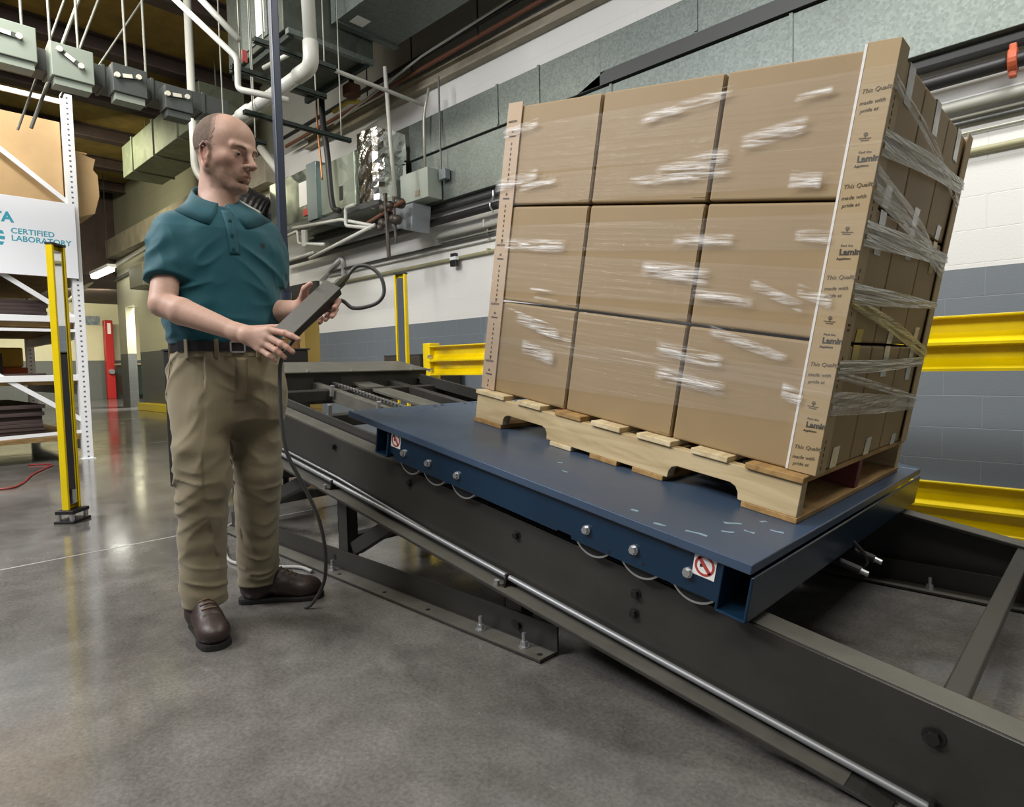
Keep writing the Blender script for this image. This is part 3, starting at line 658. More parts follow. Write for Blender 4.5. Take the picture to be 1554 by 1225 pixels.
P = spline([(-9.6, 3.95, 3.36), (-9.1, 3.95, 3.3), (-8.86, 4.28, 3.10), (-8.66, 4.36, 3.06), (-8.503, 4.36, 3.05)], 16)
tb(P, [0.19+0.018*(i % 2) for i in range(len(P))], 16).build('hose', M_BLACK, t)
M_WP = M_PVC
solo(tb([(-8.5, 4.0, 3.88), (-7.95, 4.0, 3.40)], 0.055, 12), 'pipe_stub', M_PVC, 'white pipe stub slanting above the fan coil unit', 'pipe', smooth=True)
t = thing('condensate_piping', 'thin white condensate piping under the fan coil unit', 'pipe', (-6.8, 4.0, 2.4))
for pts in ([(-7.75, 4.03, 2.69), (-6.6, 4.03, 2.60), (-5.95, 4.05, 2.42)], [(-6.25, 4.0, 2.70), (-6.44, 4.0, 2.70), (-6.45, 4.0, 2.50), (-5.98, 4.03, 2.40)], [(-7.9, 4.0, 2.60), (-7.58, 4.0, 2.62), (-7.56, 4.0, 2.46), (-6.94, 4.0, 2.36)], [(-7.9, 4.0, 2.28), (-7.2, 4.0, 2.30)], [(-7.3, 4.0, 2.24), (-5.9, 4.02, 2.42)]):
    tb(bend(pts, .04), 0.020, 8).build('tube', M_PVC, t, smooth=True)
MB().cyl((-7.4, 4.0, 2.40), (-7.4, 4.0, 2.6), 0.04, 10).build('trap', M_PVC, t)
solo(tb(spline([(-6.92, 4.03, 4.3), (-6.90, 4.02, 3.86), (-6.79, 4.0, 3.38), (-6.72, 4.0, 2.80), (-6.57, 4.0, 2.69)]), 0.034, 10), 'insulated_pipe', M_BLACK, 'black insulated pipe curving down across the fan coil unit', 'pipe', smooth=True)
solo(tb(spline([(-7.00, 4.01, 4.3), (-6.98, 3.99, 3.86), (-6.90, 3.97, 3.38), (-6.86, 3.96, 3.1)]), 0.012, 8), 'copper_pipe', mat('copper', (0.45, 0.20, 0.08), 0.4, 0.6), 'copper pipe beside the black insulated pipe', 'pipe', smooth=True)
t = thing('valve_cluster', 'dark cluster of valves and fittings below the foil duct', 'valve', (-5.8, 4.1, 2.1))
M_VAL = mat('valve_dark', (0.075, 0.062, 0.050), 0.5, 0.4, noise=0.5, nscale=14)
for k in range(9):
    p = (-5.95+rnd.uniform(0, .34), 4.08+rnd.uniform(0, .12), 2.38+rnd.uniform(0, .34))
    MB().ball(p, rnd.uniform(.035, .06), 10).build('fitting', M_VAL, t, smooth=True)
tb([(-5.80, 4.1, 2.75), (-5.77, 4.1, 2.06)], 0.022, 8).build('drop_pipe', M_VAL, t); tb([(-6.2, 4.12, 2.5), (-5.5, 4.12, 2.62)], 0.018, 8).build('cross_pipe', mat('rust', (0.16, 0.065, 0.035), 0.6), t)
tb([(-5.68, 4.12, 2.7), (-5.66, 4.12, 2.2)], 0.016, 8).build('side_pipe', M_VAL, t)
solo(MB().prism([(-6.02, 2.66), (-5.62, 2.66), (-5.66, 2.36), (-6.02, 2.46)], 1, 4.33, 4.59), 'duct_boot', mat('grey_boot', (0.30, 0.33, 0.36), 0.4, 0.4), 'grey metal duct boot under the electrical box', 'duct', bevel=0.01)
solo(tb(bend([(-8.4, 4.765, 2.16), (-7.83, 4.765, 2.40), (-7.79, 4.765, 2.36), (-7.79, 4.765, 2.07)], .06), 0.028, 10), 'drop_conduit', M_WHITE, 'white conduit turning down the wall behind the hand held controller', 'conduit', smooth=True)

# guard rail and things at the foot of the wall
M_YELD = M_YEL
t = thing('guard_rail', 'yellow ribbed guard rail along the grey wall behind the boxes', 'guard rail', (-1.8, 3.65, 0))
def ribbed(x0, x1, z0, h, y=3.65):
    pr = [(-.045, 1.0), (-.055, .99), (-.055, .965), (-.048, .955), (0, .945), (0, .70), (-.072, .52), (-.072, .47), (-.004, .44), (-.004, .235), (-.066, .05), (-.066, 0), (-.055, 0), (.008, .22), (.008, .45), (-.06, .475), (-.06, .51), (.012, .70), (.012, .97)]
    m = MB(); m.prism([(y+a, z0+c*h) for a, c in pr], 0, x0, x1); return m
ribbed(-4.50, 1.6, 0.785, 0.262).build('rail', M_YEL, t); ribbed(-4.50, 1.6, -0.0+0.02, 0.232).build('rail', M_YEL, t)
for x in (-4.54, -1.95, 1.55): MB().box(x-.05, x+.05, 3.60, 3.72, 0, 1.075).build('post', M_YEL, t, bevel=0.006); MB().box(x-.1, x+.1, 3.55, 3.77, 0, .012).build('foot', M_YEL, t)
for z in (.83, .95): MB().cyl((-4.46, 3.56, z), (-4.46, 3.60, z), 0.018, 6).build('bolt', M_STEEL, t)
t = thing('junk_box', 'dark steel box on the floor behind the end of the guard rail', 'box', (-5.7, 4.4, 0))
MB().box(-6.0, -5.35, 4.15, 4.72, 0, 0.98).build('body', mat('dark_brown', (0.035, 0.028, 0.020), 0.6), t, bevel=0.01); MB().box(-6.0, -5.35, 4.15, 4.72, 0.98, 1.0).build('lid', M_FRAME, t)
tb([(-5.8, 4.3, 1.0), (-5.8, 4.3, 1.03)], .03, 8).build('knob', M_FRAME, t)
solo(MB().box(-11.9, -11.6, 7.12, 7.19, 1.46, 1.60), 'exit_light', mat('exit_glow', (0.05, 0.5, 0.2), 0.5, emit=(0.08, 0.9, 0.4), estr=1.5), 'small glowing green light inside the warm lit doorway', 'light')
# ------------------------------------------------------------------ incline tester: rails, legs, head box
TH = math.radians(10); CT, ST = math.cos(TH), math.sin(TH)
O_ = Vector((-1.786, 1.638, 0.6474))
MP = Matrix(((CT, 0, ST, O_.x), (0, 1, 0, O_.y), (-ST, 0, CT, O_.z), (0, 0, 0, 1)))      # incline frame: u downhill, v to the wall, w normal
M_OLIVE = mat('olive_steel', (0.032, 0.031, 0.027), 0.40, noise=0.15, nscale=5, rvar=0.06, bump=0.04, bscale=120)
M_OLIVEL = mat('olive_steel_pale', (0.105, 0.102, 0.085), 0.45, noise=0.22, nscale=9)  # paler copy of the olive steel for upward faces and centre parts
M_BOLTD = mat('dark_bolt', (0.028, 0.026, 0.024), 0.35, 0.5)
t = thing('incline_track', 'long dark steel incline track under the blue carriage', 'incline track', (-2.6, 1.9, 0))
TRACK = t
UB, WT, WB = -2.04, -0.155, -0.372
def wfloor(u): return (0.004-O_.z+ST*u)/CT
ulow = (WB*CT+O_.z-0.004)/ST; utop = (WT*CT+O_.z-0.004)/ST
def rail(side):
    vo = -0.30 if side < 0 else 1.12; s = 1 if side < 0 else -1      # s points inward
    m = MB(MP)
    lo, hi = sorted((vo, vo+s*0.009))
    m.prism([(UB, WT), (utop, WT), (ulow, WB), (UB, WB)], 1, lo, hi)
    lo, hi = sorted((vo+s*0.009, vo+s*0.085)); m.prism([(UB, WT), (utop-.02, WT), (utop-.08, WT-.010), (UB, WT-.010)], 1, lo, hi)
    lo, hi = sorted((vo, vo-s*0.058)); m.prism([(UB, WB+.009), (ulow-.06, WB+.009), (ulow-.01, WB), (UB, WB)], 1, lo, hi)
    o = keep(m.build('front_rail' if side < 0 else 'rear_rail', M_OLIVE, t, bevel=0.0015))
    lo, hi = sorted((vo+s*0.010, vo+s*0.084))
    MB(MP).box(UB, utop-.1, lo, hi, WT, WT+0.0012).build('top_face', M_OLIVEL, o)
    lo, hi = sorted((vo+s*0.092, vo+s*0.104)); MB(MP).box(UB+.4, 1.12, lo, hi, WT-.03, WT+.035).build('guide_lip', M_OLIVE, o, bevel=0.002)
    lo, hi = sorted((vo-s*.002, vo-s*0.056)); MB(MP).box(UB, ulow-.09, lo, hi, WB+.009, WB+.0102).build('ledge_face', M_OLIVEL, o)
    return o
fr = rail(-1); rr = rail(1)
for u, w in ((-0.488, -.194), (0.023, -.197), (0.548, -.203), (0.969, -.209), (0.972, -.261), (1.617, -.213)):
    b = MB(MP); b.cyl((u, -0.3005, w), (u, -0.303, w), 0.014 if u < 1.5 else 0.02, 16); b.cyl((u, -0.303, w), (u, -0.314, w), 0.010 if u < 1.5 else 0.0135, 6); b.build('rail_bolt', M_BOLTD, fr, bevel=0.001)
MB(MP).cyl((1.93, -0.3005, -.225), (1.93, -0.314, -.225), 0.014, 6).build('rail_bolt', M_BOLTD, fr)
# rod lying on the lower ledge with its clips
M_ROD2 = mat('polished_rod', (0.26, 0.27, 0.28), 0.48, 0.6)
P = [(UB+.3, -.318, -.335), (-0.44, -.316, -.331), (0.54, -.316, -.334), (1.63, -.317, -.340), (1.68, -.317, -.345)]
MB(MP).tube(P, 0.0085, 12).build('drive_rod', M_ROD2, t, smooth=True)
MB(MP).tube([(UB+.3, -.312, -.312), (-0.44, -.310, -.309), (0.16, -.310, -.330)], 0.005, 8).build('signal_wire', M_ROD2, t, smooth=True)
for u in (-0.455, 0.545, 1.64):
    c = MB(MP); c.box(u-.007, u+.007, -.336, -.302, -.362, -.357); c.box(u-.005, u+.005, -.329, -.306, -.357, -.324); c.build('clip', M_BOLTD, t, bevel=0.002)
    MB(MP).cyl((u-.02, -.342, -.362), (u-.02, -.342, -.345), 0.008, 6).build('clip_bolt', M_STEEL, t)
# cross beams and centre members
def xbeam(u, w=-.165, wd=.042, dp=.05, name='cross_beam', v0=-.29, v1=1.11):
    MB(MP).box(u-wd/2, u+wd/2, v0, v1, w-dp, w).build(name, M_OLIVE, t, bevel=0.004)
xbeam(1.625, w=-.162); xbeam(-0.98, w=-.185, dp=.06, wd=.05); xbeam(-1.50, w=-.17, dp=.06, wd=.05); xbeam(0.35, w=-.19); xbeam(-0.3, w=-.2)
def along(v, u0, u1, w0, w1, wd, name, m=None): return MB(MP).box(u0, u1, v-wd/2, v+wd/2, w0, w1).build(name, m or M_OLIVE, t, bevel=0.003)
along(0.285, -1.72, 0.9, -.235, -.165, 0.045, 'chain_guide', M_OLIVEL); along(0.60, -1.72, 0.2, -.19, -.172, 0.13, 'centre_plate', M_OLIVEL); along(0.83, -1.72, 0.6, -.24, -.168, 0.055, 'centre_channel')
cm = MB(MP)
for k in range(46):
    u = -1.70+k*0.034
    for dv in (-.012, .012): cm.box(u, u+.026, .40+dv-.003, .40+dv+.003, -.180, -.166)
    cm.cyl((u+.004, .385, -.173), (u+.004, .415, -.173), 0.006, 8)
cm.build('chain', mat('chain_steel', (0.36, 0.36, 0.34), 0.35, 0.8), t)
MB(MP).box(-1.72, 0.9, .36, .44, -.205, -.195).build('chain_tray', M_OLIVE, t)
for u in (-1.46, -0.995):
    for v in (-.05, .235): MB(MP).box(u, u+.02, v, v+.02, -.20, -.135).build('stop_bracket', M_STEEL, t, bevel=.003)
MB(MP).box(-0.42, -0.26, -.16, 0.02, -.19, -.186).build('tie_plate', mat('grey_plate', (0.28, 0.33, 0.36), 0.45), t)
# head box at the top of the incline
h = MB(MP); h.box(-2.02, -1.70, -.30, 1.12, -.30, -.105); h.build('head_box', M_OLIVE, t, bevel=0.004)
hp = MB(MP); hp.box(-2.05, -1.68, -.32, 1.135, -.105, -.097); hp.build('head_cover', M_OLIVEL, t, bevel=0.002)
MB(MP).box(-1.70, -1.696, .27, .45, -.20, -.135).build('chain_opening', M_DARK, t)
for v in (-.1, .22, .52, .98): MB(MP).cyl((-1.69, v, -.097), (-1.69, v, -.088), 0.010, 6).build('cover_bolt', M_STEEL, t)
# floor frame: angles, posts, diagonals
YF = O_.y-0.25
def foot_angle(x0, x1, y, out, nm):
    m = MB(); lo, hi = sorted((y, y+out*0.006)); 
    m.box(x0, x1, min(y, y-out*.008), max(y, y-out*.008), 0.004, 0.088); m.box(x0, x1, min(y, y+out*.078), max(y, y+out*.078), 0.003, 0.011)
    o = keep(m.build(nm, M_OLIVE, t, bevel=0.0015)); return o
def anchor(x, y, o):
    a = MB(); a.cyl((x, y, .011), (x, y, .015), .017, 14); a.cyl((x, y, .015), (x, y, .029), .012, 6); a.cyl((x, y, .029), (x, y, .055), .0065, 10); a.build('anchor_bolt', M_STEEL, o)
fa = foot_angle(-3.5, -1.175, YF, -1, 'front_foot_angle')
MB().box(-3.5, -1.176, YF-.077, YF-.012, .0112, .0122).build('foot_face', M_OLIVEL, fa)
for x in (-2.37, -1.46, -1.27): anchor(x, YF-.042, fa)
holes = MB()
for x in (-2.30, -1.98, -1.72, -1.20): holes.cyl((x, YF-.050, .0121), (x, YF-.050, .0128), .009, 12)
for x in (-2.42, -1.35): holes.cyl((x, YF-.0005, .05), (x, YF-.002, .05), .012, 12)
holes.build('bolt_hole', M_DARK, fa)
MB().cyl((-1.33, YF, .048), (-1.33, YF-.012, .048), .012, 6).build('frame_bolt', M_BOLTD, fa)
ra = foot_angle(-3.75, 0.75, O_.y+1.07, -1, 'rear_foot_angle')
MB().box(-3.75, 0.75, O_.y+.993, O_.y+1.058, .0112, .0122).build('foot_face', M_OLIVEL, ra)
for x in (-0.48, -0.27): anchor(x, O_.y+1.03, ra)
def zr(x):                                                        # underside of the rail at world x
    u = (x-O_.x)/CT; return O_.z-u*ST+(WB)*CT-0.02
for y0 in (YF+.008, O_.y+1.012):
    for x in (-1.36, -2.36, -3.45):
        z = zr(x)+0.03
        p = MB(); p.box(x-.038, x+.038, y0, y0+.006, .012, z); p.box(x+.032, x+.038, y0, y0+.05, .012, z); p.box(x-.038, x-.032, y0, y0+.05, .012, z)
        p.build('post', M_OLIVE, t, bevel=0.0015)
    def dia(a, c):
        a = Vector(a); c = Vector(c); n = (c-a).normalized().cross(Vector((0, 1, 0)))*.028; q = Vector((0, .045, 0)); m = MB()
        m.add([a-n, c-n, c+n, a+n, a-n+q, c-n+q, c+n+q, a+n+q], [(0, 3, 2, 1), (4, 5, 6, 7), (0, 1, 5, 4), (1, 2, 6, 5), (2, 3, 7, 6), (3, 0, 4, 7)]); m.build('diagonal_brace', M_OLIVE, t, bevel=0.002)
    dia((-2.31, y0+.01, .10), (-1.93, y0+.01, zr(-1.93)+.02)); dia((-3.38, y0+.01, .10), (-2.55, y0+.01, zr(-2.55)+.01))
for x in (-2.36, -3.45): MB().box(x-.03, x+.03, YF+.06, O_.y+1.01, .10, .15).build('floor_tie', M_OLIVE, t, bevel=0.003)
# black winch cabinet at the uphill end
t2 = thing('winch_cabinet', 'black steel cabinet at the uphill end of the incline behind the man', 'cabinet', (-4.3, 1.8, 0))
MB().box(-4.55, -4.2, 1.415, 2.26, 0.10, 1.0).build('body', M_DARK, t2, bevel=0.006); MB().box(-4.56, -4.19, 1.405, 2.27, 1.0, 1.012).build('lid', M_FRAME, t2, bevel=0.003)
for x in (-4.5, -4.25):
    for y in (1.48, 2.2): MB().cyl((x, y, 0), (x, y, .10), .022, 10).build('foot', M_DARK, t2)
MB().box(-4.199, -4.192, 1.65, 1.85, .55, .85).build('hatch', M_FRAME, t2)

# ------------------------------------------------------------------ blue carriage
M_BLUE = mat('carriage_blue_lit', (0.046, 0.076, 0.128), 0.34, noise=0.10, nscale=4, rvar=0.07, bump=0.03, bscale=150)  # deck blue paled and greyed for the bright reflections it catches
M_BLUED = mat('carriage_blue_shaded', (0.006, 0.025, 0.054), 0.28, noise=0.10, nscale=5)  # same blue, darkened for the shaded sides
M_SCUFF = mat('scuff', (0.22, 0.32, 0.40), 0.6)
t = thing('carriage', 'blue wheeled carriage carrying the loaded pallet down the track', 'carriage', M=MP @ Matrix.Translation((0.48, 0.41, -0.15)))
U0, U1, V0, V1 = -0.305, 1.262, -0.362, 1.182
dk = MB(MP); dk.prism([(U0+.0, V0+.0), (U1, V0), (U1, V1), (U0, V1)], 2, -0.024, 0.0); deck = keep(dk.build('deck', M_BLUE, t, bevel=0.003))
sc = MB(MP)
for u, v, l, a in ((1.10, -.30, .05, .3), (1.14, -.22, .03, .9), (1.17, -.17, .025, .2), (1.12, -.15, .045, .8), (1.02, -.33, .03, .2), (1.21, -.10, .03, .5), (0.93, -.30, .02, .1), (1.16, -.06, .02, 1.2), (1.235, 1.12, .05, .4), (0.62, -.2, .02, .2), (0.55, -.14, .015, .6)):
    d = Vector((math.cos(a), math.sin(a), 0))*l; nn = Vector((-math.sin(a), math.cos(a), 0))
    pts = [Vector((u, v, 0))+d*s+nn*rnd.uniform(.002, .008)*k for k in (1, -1) for s in ((-.5, -.1, .2, .5) if k > 0 else (.5, .1, -.3, -.5))]
    sc.prism([(p.x, p.y) for p in pts], 2, 0.0, 0.0005)
sc.build('scuff', M_SCUFF, deck)
hl = MB(MP)
for v in (.03, .07, .2, .24, .27, .33, .40): hl.cyl((U0+.03, v, 0), (U0+.03, v, .0006), .008, 10)
hl.build('bolt_hole', M_DARK, deck)
def skirt(v):
    sk = MB(MP); sk.prism([(-.055, -.024), (1.197, -.024), (1.197, -.122), (.78, -.122), (.775, -.113), (.73, -.113), (.725, -.118), (-.02, -.118), (-.03, -.100), (-.055, -.100)], 1, v, v+.008)
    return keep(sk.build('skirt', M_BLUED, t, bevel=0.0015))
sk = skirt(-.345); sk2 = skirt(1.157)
for u0, u1, w0 in ((-.125, -.052, -.118), (1.194, 1.267, -.136)):
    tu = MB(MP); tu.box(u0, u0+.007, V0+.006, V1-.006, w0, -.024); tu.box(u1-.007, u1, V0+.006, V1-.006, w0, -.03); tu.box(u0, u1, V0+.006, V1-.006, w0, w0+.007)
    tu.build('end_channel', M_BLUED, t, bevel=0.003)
ww = MB(MP)
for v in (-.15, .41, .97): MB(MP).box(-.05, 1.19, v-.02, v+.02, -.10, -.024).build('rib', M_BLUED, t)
M_WHEEL = mat('wheel_dark', (0.020, 0.020, 0.022), 0.4, 0.3)
for u in (.045, .178, .324, .836, .982, 1.128):
    for v0, s in ((-.325, -1), (1.115, 1)):
        wo = MB(MP); wo.cyl((u, v0, -.083), (u, v0+.03, -.083), .070, 36); o = keep(wo.build('wheel', M_WHEEL, t))
        rg = MB(MP); R0 = [[(u+r*math.cos(2*math.pi*k/36), vv, -.083+r*math.sin(2*math.pi*k/36)) for k in range(36)] for r, vv in ((.0708, v0-.001), (.0708, v0+.031), (.066, v0+.031), (.066, v0-.001))]
        rg.loft(R0+[R0[0]], caps=False); rg.build('tyre_rim', M_STEEL, o, smooth=False)
    a = MB(MP); uu = u-.011; a.cyl((uu, -.345, -.079), (uu, -.350, -.079), .0125, 18); a.cyl((uu, -.350, -.079), (uu, -.358, -.079), .0095, 6); a.build('axle_bolt', M_STEEL, sk)
for u, w, r in ((1.069, -.032, .010), (.90, -.112, .004), (1.0, -.106, .004)): MB(MP).cyl((u, -.3452, w), (u, -.3458, w), r, 14).build('hole', M_DARK, sk)
def no_step(u, w, s=.054):
    o = keep(MB(MP).box(u-s/2, u+s/2, -.3462, -.3455, w-s/2, w+s/2).build('warning_sticker', M_PAPER, sk))
    r = MB(MP); R0 = [[(u+q*math.cos(2*math.pi*k/32), vv, w+q*math.sin(2*math.pi*k/32)) for k in range(32)] for q, vv in ((.024, -.3463), (.024, -.3468), (.0185, -.3468), (.0185, -.3463))]
    r.loft(R0+[R0[0]], caps=False)
    d = .0155; e = .003
    r.prism([(u-d-e, w+d-e), (u-d+e, w+d+e), (u+d+e, w-d+e), (u+d-e, w-d-e)], 1, -.3468, -.3463)
    r.build('prohibition_ring', mat('sticker_red', (0.42, 0.05, 0.04), 0.5), o)
    g = MB(MP); g.prism([(u-.012, w+.001), (u-.006, w+.004), (u-.004, w-.003), (u-.010, w-.006)], 1, -.3467, -.3463); g.build('pictogram', M_DARK, o)
no_step(1.153, -.049); no_step(-.018, -.046)
M_CABLE = mat('black_cable', (0.015, 0.015, 0.016), 0.45)
tb([MP @ Vector(p) for p in spline([(1.20, .35, -.06), (1.30, .42, -.16), (1.27, .47, -.22), (1.22, .40, -.20)])], .006, 8).build('brake_cable', M_CABLE, t, smooth=True)
for v in (.30, .44): MB(MP).cyl((1.05, v, -.14), (1.32, v, -.165), .012, 12).build('shock_rod', M_CABLE, t); MB(MP).cyl((1.32, v, -.165), (1.34, v, -.168), .008, 10).build('rod_tip', M_STEEL, t)

# ------------------------------------------------------------------ pallet
PT, PW, PH = 1.219, 1.016, 0.1245
M_PINE = wood_mat('pine', (0.60, 0.48, 0.28), (0.44, 0.33, 0.17), (4, 30, 30))
M_PINE2 = wood_mat('pine_pale', (0.72, 0.61, 0.39), (0.54, 0.42, 0.23), (30, 4, 30))
M_PINED = wood_mat('pine_brown', (0.44, 0.27, 0.10), (0.26, 0.15, 0.05), (30, 4, 30))
M_REDW = wood_mat('red_stringer', (0.24, 0.06, 0.05), (0.13, 0.04, 0.03), (4, 30, 30))
t = thing('pallet', 'notched pine pallet standing on the blue carriage under the boxes', 'pallet', M=MP @ Matrix.Translation((PT/2, PW/2, 0)))
def stringer(v0, v1, m):
    a, b = .016, .1085
    pr = [(0.004, a), (.150, a), (.150, a+.02), (.158, a+.034), (.172, a+.041), (.340, a+.041), (.356, a+.034), (.364, a+.02), (.366, a), (.840, a), (.842, a+.02), (.850, a+.034), (.866, a+.041), (1.030, a+.041), (1.046, a+.034), (1.055, a+.02), (1.058, a), (PT-.004, a), (PT-.004, b), (.004, b)]
    MB(MP).prism(pr, 1, v0, v1).build('stringer', m, t, bevel=0.0015)
stringer(.003, .041, M_PINE); stringer(PW/2-.019, PW/2+.019, M_REDW); stringer(PW-.041, PW-.003, M_PINE)
mats = [M_PINE2, M_PINE2, M_PINED, M_PINE2, M_PINE2, M_PINE2, M_PINED]
for (a, b), m in zip(((0, .150), (.218, .329), (.394, .505), (.550, .662), (.722, .840), (.905, 1.016), (1.066, PT)), mats):
    MB(MP).box(a, b, -.004+rnd.uniform(-.004, .003), PW+.003, .1085, PH).build('deck_board', m, t, bevel=0.002)
for (a, b), m in zip(((0, .145), (.385, .478), (.556, .663), (.720, .828), (1.070, PT)), [M_PINED, M_PINE2, M_PINED, M_PINED, M_PINED]):
    MB(MP).box(a, b, 0.0, PW, 0.0005, .016).build('bottom_board', m, t, bevel=0.002)

# ------------------------------------------------------------------ cartons
def carton_mat():
    m = mat('carton_board', (0.305, 0.217, 0.110), 0.62, noise=0.05, nscale=3, bump=0.05, bscale=9)
    return m
M_CART = carton_mat()
M_TAPE = mat('white_tape', (0.66, 0.66, 0.63), 0.25, noise=0.25, nscale=18)
M_TAPEY = mat('yellow_tape', (0.42, 0.31, 0.05), 0.3)
OU, OV, LU, LV = -0.009, 0.040, 1.236, 0.928
WL = [PH, 0.467, 0.8085, PH+1.0275]
cu, cv = LU/3, LV/3
rows = ['bottom', 'middle', 'top']; cols = ['left', 'centre', 'right']
def carton(i, j, k):
    u0, u1 = OU+i*cu+.002, OU+(i+1)*cu-.006; v0, v1 = OV+j*cv+.002, OV+(j+1)*cv-.002; w0, w1 = WL[k]+.001, WL[k+1]-.0065
    if j == 0: lab = 'brown carton on the front of the load, %s layer, %s column' % (rows[k], cols[i])
    else: lab = 'brown carton on the right end of the load, %s layer, %s' % (rows[k], 'middle of three' if j == 1 else 'farthest from the camera')
    M = MP @ Matrix.Translation(((u0+u1)/2, (v0+v1)/2, w0))
    tt = thing('carton', lab, 'carton', M=M, group='cartons stacked on the pallet')
    a, b, c = (u1-u0)/2, (v1-v0)/2, w1-w0
    n = 8; bl = rnd.uniform(.001, .003)
    g = MB(M)
    def face(fn):
        vs = []; fs = []
        for y in range(n+1):
            for x in range(n+1): vs.append(fn(x/n*2-1, y/n*2-1))
        for y in range(n):
            for x in range(n): q = y*(n+1)+x; fs.append((q, q+1, q+n+2, q+n+1))
        g.add(vs, fs)
    f = lambda x, y: (1-x*x)*(1-y*y)
    e = .9985
    face(lambda x, y: (x*a, -b-bl*f(x, y)*.6, (y+1)/2*c)); face(lambda x, y: (x*a, b, (y+1)/2*c)); face(lambda x, y: (a+bl*f(x, y)*1.2, x*b, (y+1)/2*c)); face(lambda x, y: (-a, x*b, (y+1)/2*c))
    face(lambda x, y: (x*a, y*b, c)); face(lambda x, y: (x*a, y*b, 0))
    o = g.build('body', M_CART, tt, smooth=False)
    bm = bmesh.new(); bm.from_mesh(o.data); bmesh.ops.remove_doubles(bm, verts=bm.verts, dist=1e-5); bmesh.ops.recalc_face_normals(bm, faces=bm.faces); bm.to_mesh(o.data); bm.free()
    bv = o.modifiers.new('bevel', 'BEVEL'); bv.width = .007; bv.segments = 3; bv.limit_method = 'ANGLE'; bv.angle_limit = 1.0
    keep(o)
    # end seam of the board and the tape over the top and bottom flaps
    if j == 0: MB(M).box(a*.78, a*.985, -b-.0016, -b, .01, c-.01).build('glued_seam', M_CART, o)
    if i == 2:
        def tape(za, zb, m, over):
            g2 = MB(M); R = [[(-.03, y, over) for y in (-.028, .028)]] if over is not None else []
            for q in range(9):
                z = za+(zb-za)*q/8; yy = z/c*2-1; xx = a+bl*1.2*(1-yy*yy)+.0016
                R.append([(xx+(0 if q not in (0, 8) else 0), y+(.002*(q == 8) if y > 0 else 0), z) for y in (-.028, .028)])
            g2.loft(R, caps=False, closed=False); g2.build('packing_tape', m, tt)
        tape(c+.0012, c-rnd.uniform(.085, .11), M_TAPEY if (k == 0 and j == 0) or (k == 1 and j == 2) else M_TAPE, c+.0012)
        tape(.001, rnd.uniform(.035, .06), M_TAPEY if k == 1 and j == 0 else M_TAPE, None)
    return tt
for k in range(3):
    for i in range(3): carton(i, 0, k)
    for j in (1, 2): carton(2, j, k)

# ------------------------------------------------------------------ corner boards with their printing
M_BOARD = mat('corner_board', (0.40, 0.297, 0.160), 0.65, noise=0.05, nscale=4)
M_BOARDL = mat('corner_board_pale', (0.46, 0.345, 0.235), 0.65, noise=0.05, nscale=4)
M_INK = mat('ink', (0.055, 0.050, 0.040), 0.7)
M_INKL = mat('ink_faint', (0.13, 0.105, 0.065), 0.7)
M_EDGE = mat('board_edge_white', (0.72, 0.71, 0.68), 0.5)
BT, BL = 0.005, 0.066
def corner_board(u, v, su, sv, label, m):
    """L of board around the edge at (u, v); su, sv point inward along the two faces"""
    tt = thing('corner_board', label, 'corner board', M=MP @ Matrix.Translation((u, v, PH)), group='corner boards of the load')
    w0, w1 = PH+.002, PH+1.0275+.006
    q = MB(MP)
    a = [(u-su*BT, v-sv*BT), (u+su*BL, v-sv*BT), (u+su*BL, v-sv*.0006), (u-su*.0006, v-sv*.0006), (u-su*.0006, v+sv*BL), (u-su*BT, v+sv*BL)]
    q.prism(a, 2, w0, w1); o = keep(q.build('board', m, tt, bevel=0.0015))
    return o
FR = corner_board(OU+LU, OV, -1, 1, 'tan printed corner board with a white edge on the near right edge of the load', M_BOARD)
FL = corner_board(OU, OV, 1, 1, 'tan printed corner board on the left edge of the load', M_BOARDL)
BR = corner_board(OU+LU, OV+LV, -1, -1, 'tan corner board on the far right edge of the load', M_BOARD)
uf = OU+LU+BT; vf = OV-BT
MB(MP).box(OU+LU-BL-.0055, OU+LU-BL+.0005, vf-.001, vf+.004, PH+.004, PH+1.03).build('white_edge', M_EDGE, FR)
R3 = MP.to_3x3()
def front_text(body, size, u, w, rot=0.0, m=M_INK, par=None, face='front', **k):
    if face == 'front': P = MP @ Vector((u, vf-.0006, w)); x = Vector((math.cos(rot), 0, math.sin(rot))); y = Vector((-math.sin(rot), 0, math.cos(rot)))
    else: P = MP @ Vector((uf+.0006, u, w)); x = Vector((0, math.cos(rot), math.sin(rot))); y = Vector((0, -math.sin(rot), math.cos(rot)))
    return text_mesh('printing', body, size, basis(P, R3 @ x, R3 @ y), m, par, **k)
def tree(u, w, s, par, m=M_INK):
    g = MB(MP); g.cyl((u, vf-.0002, w+.30*s), (u, vf-.0009, w+.30*s), .22*s, 12); g.box(u-.04*s, u+.04*s, vf-.0009, vf-.0002, w-.1*s, w+.2*s); g.box(u-.6*s, u+.6*s, vf-.0009, vf-.0002, w-.14*s, w-.04*s); g.box(u-.4*s, u+.4*s, vf-.0009, vf-.0002, w-.36*s, w-.24*s)
    g.build('tree_mark', m, par)
u0 = OU+LU-BL+.003
per = 0.2145
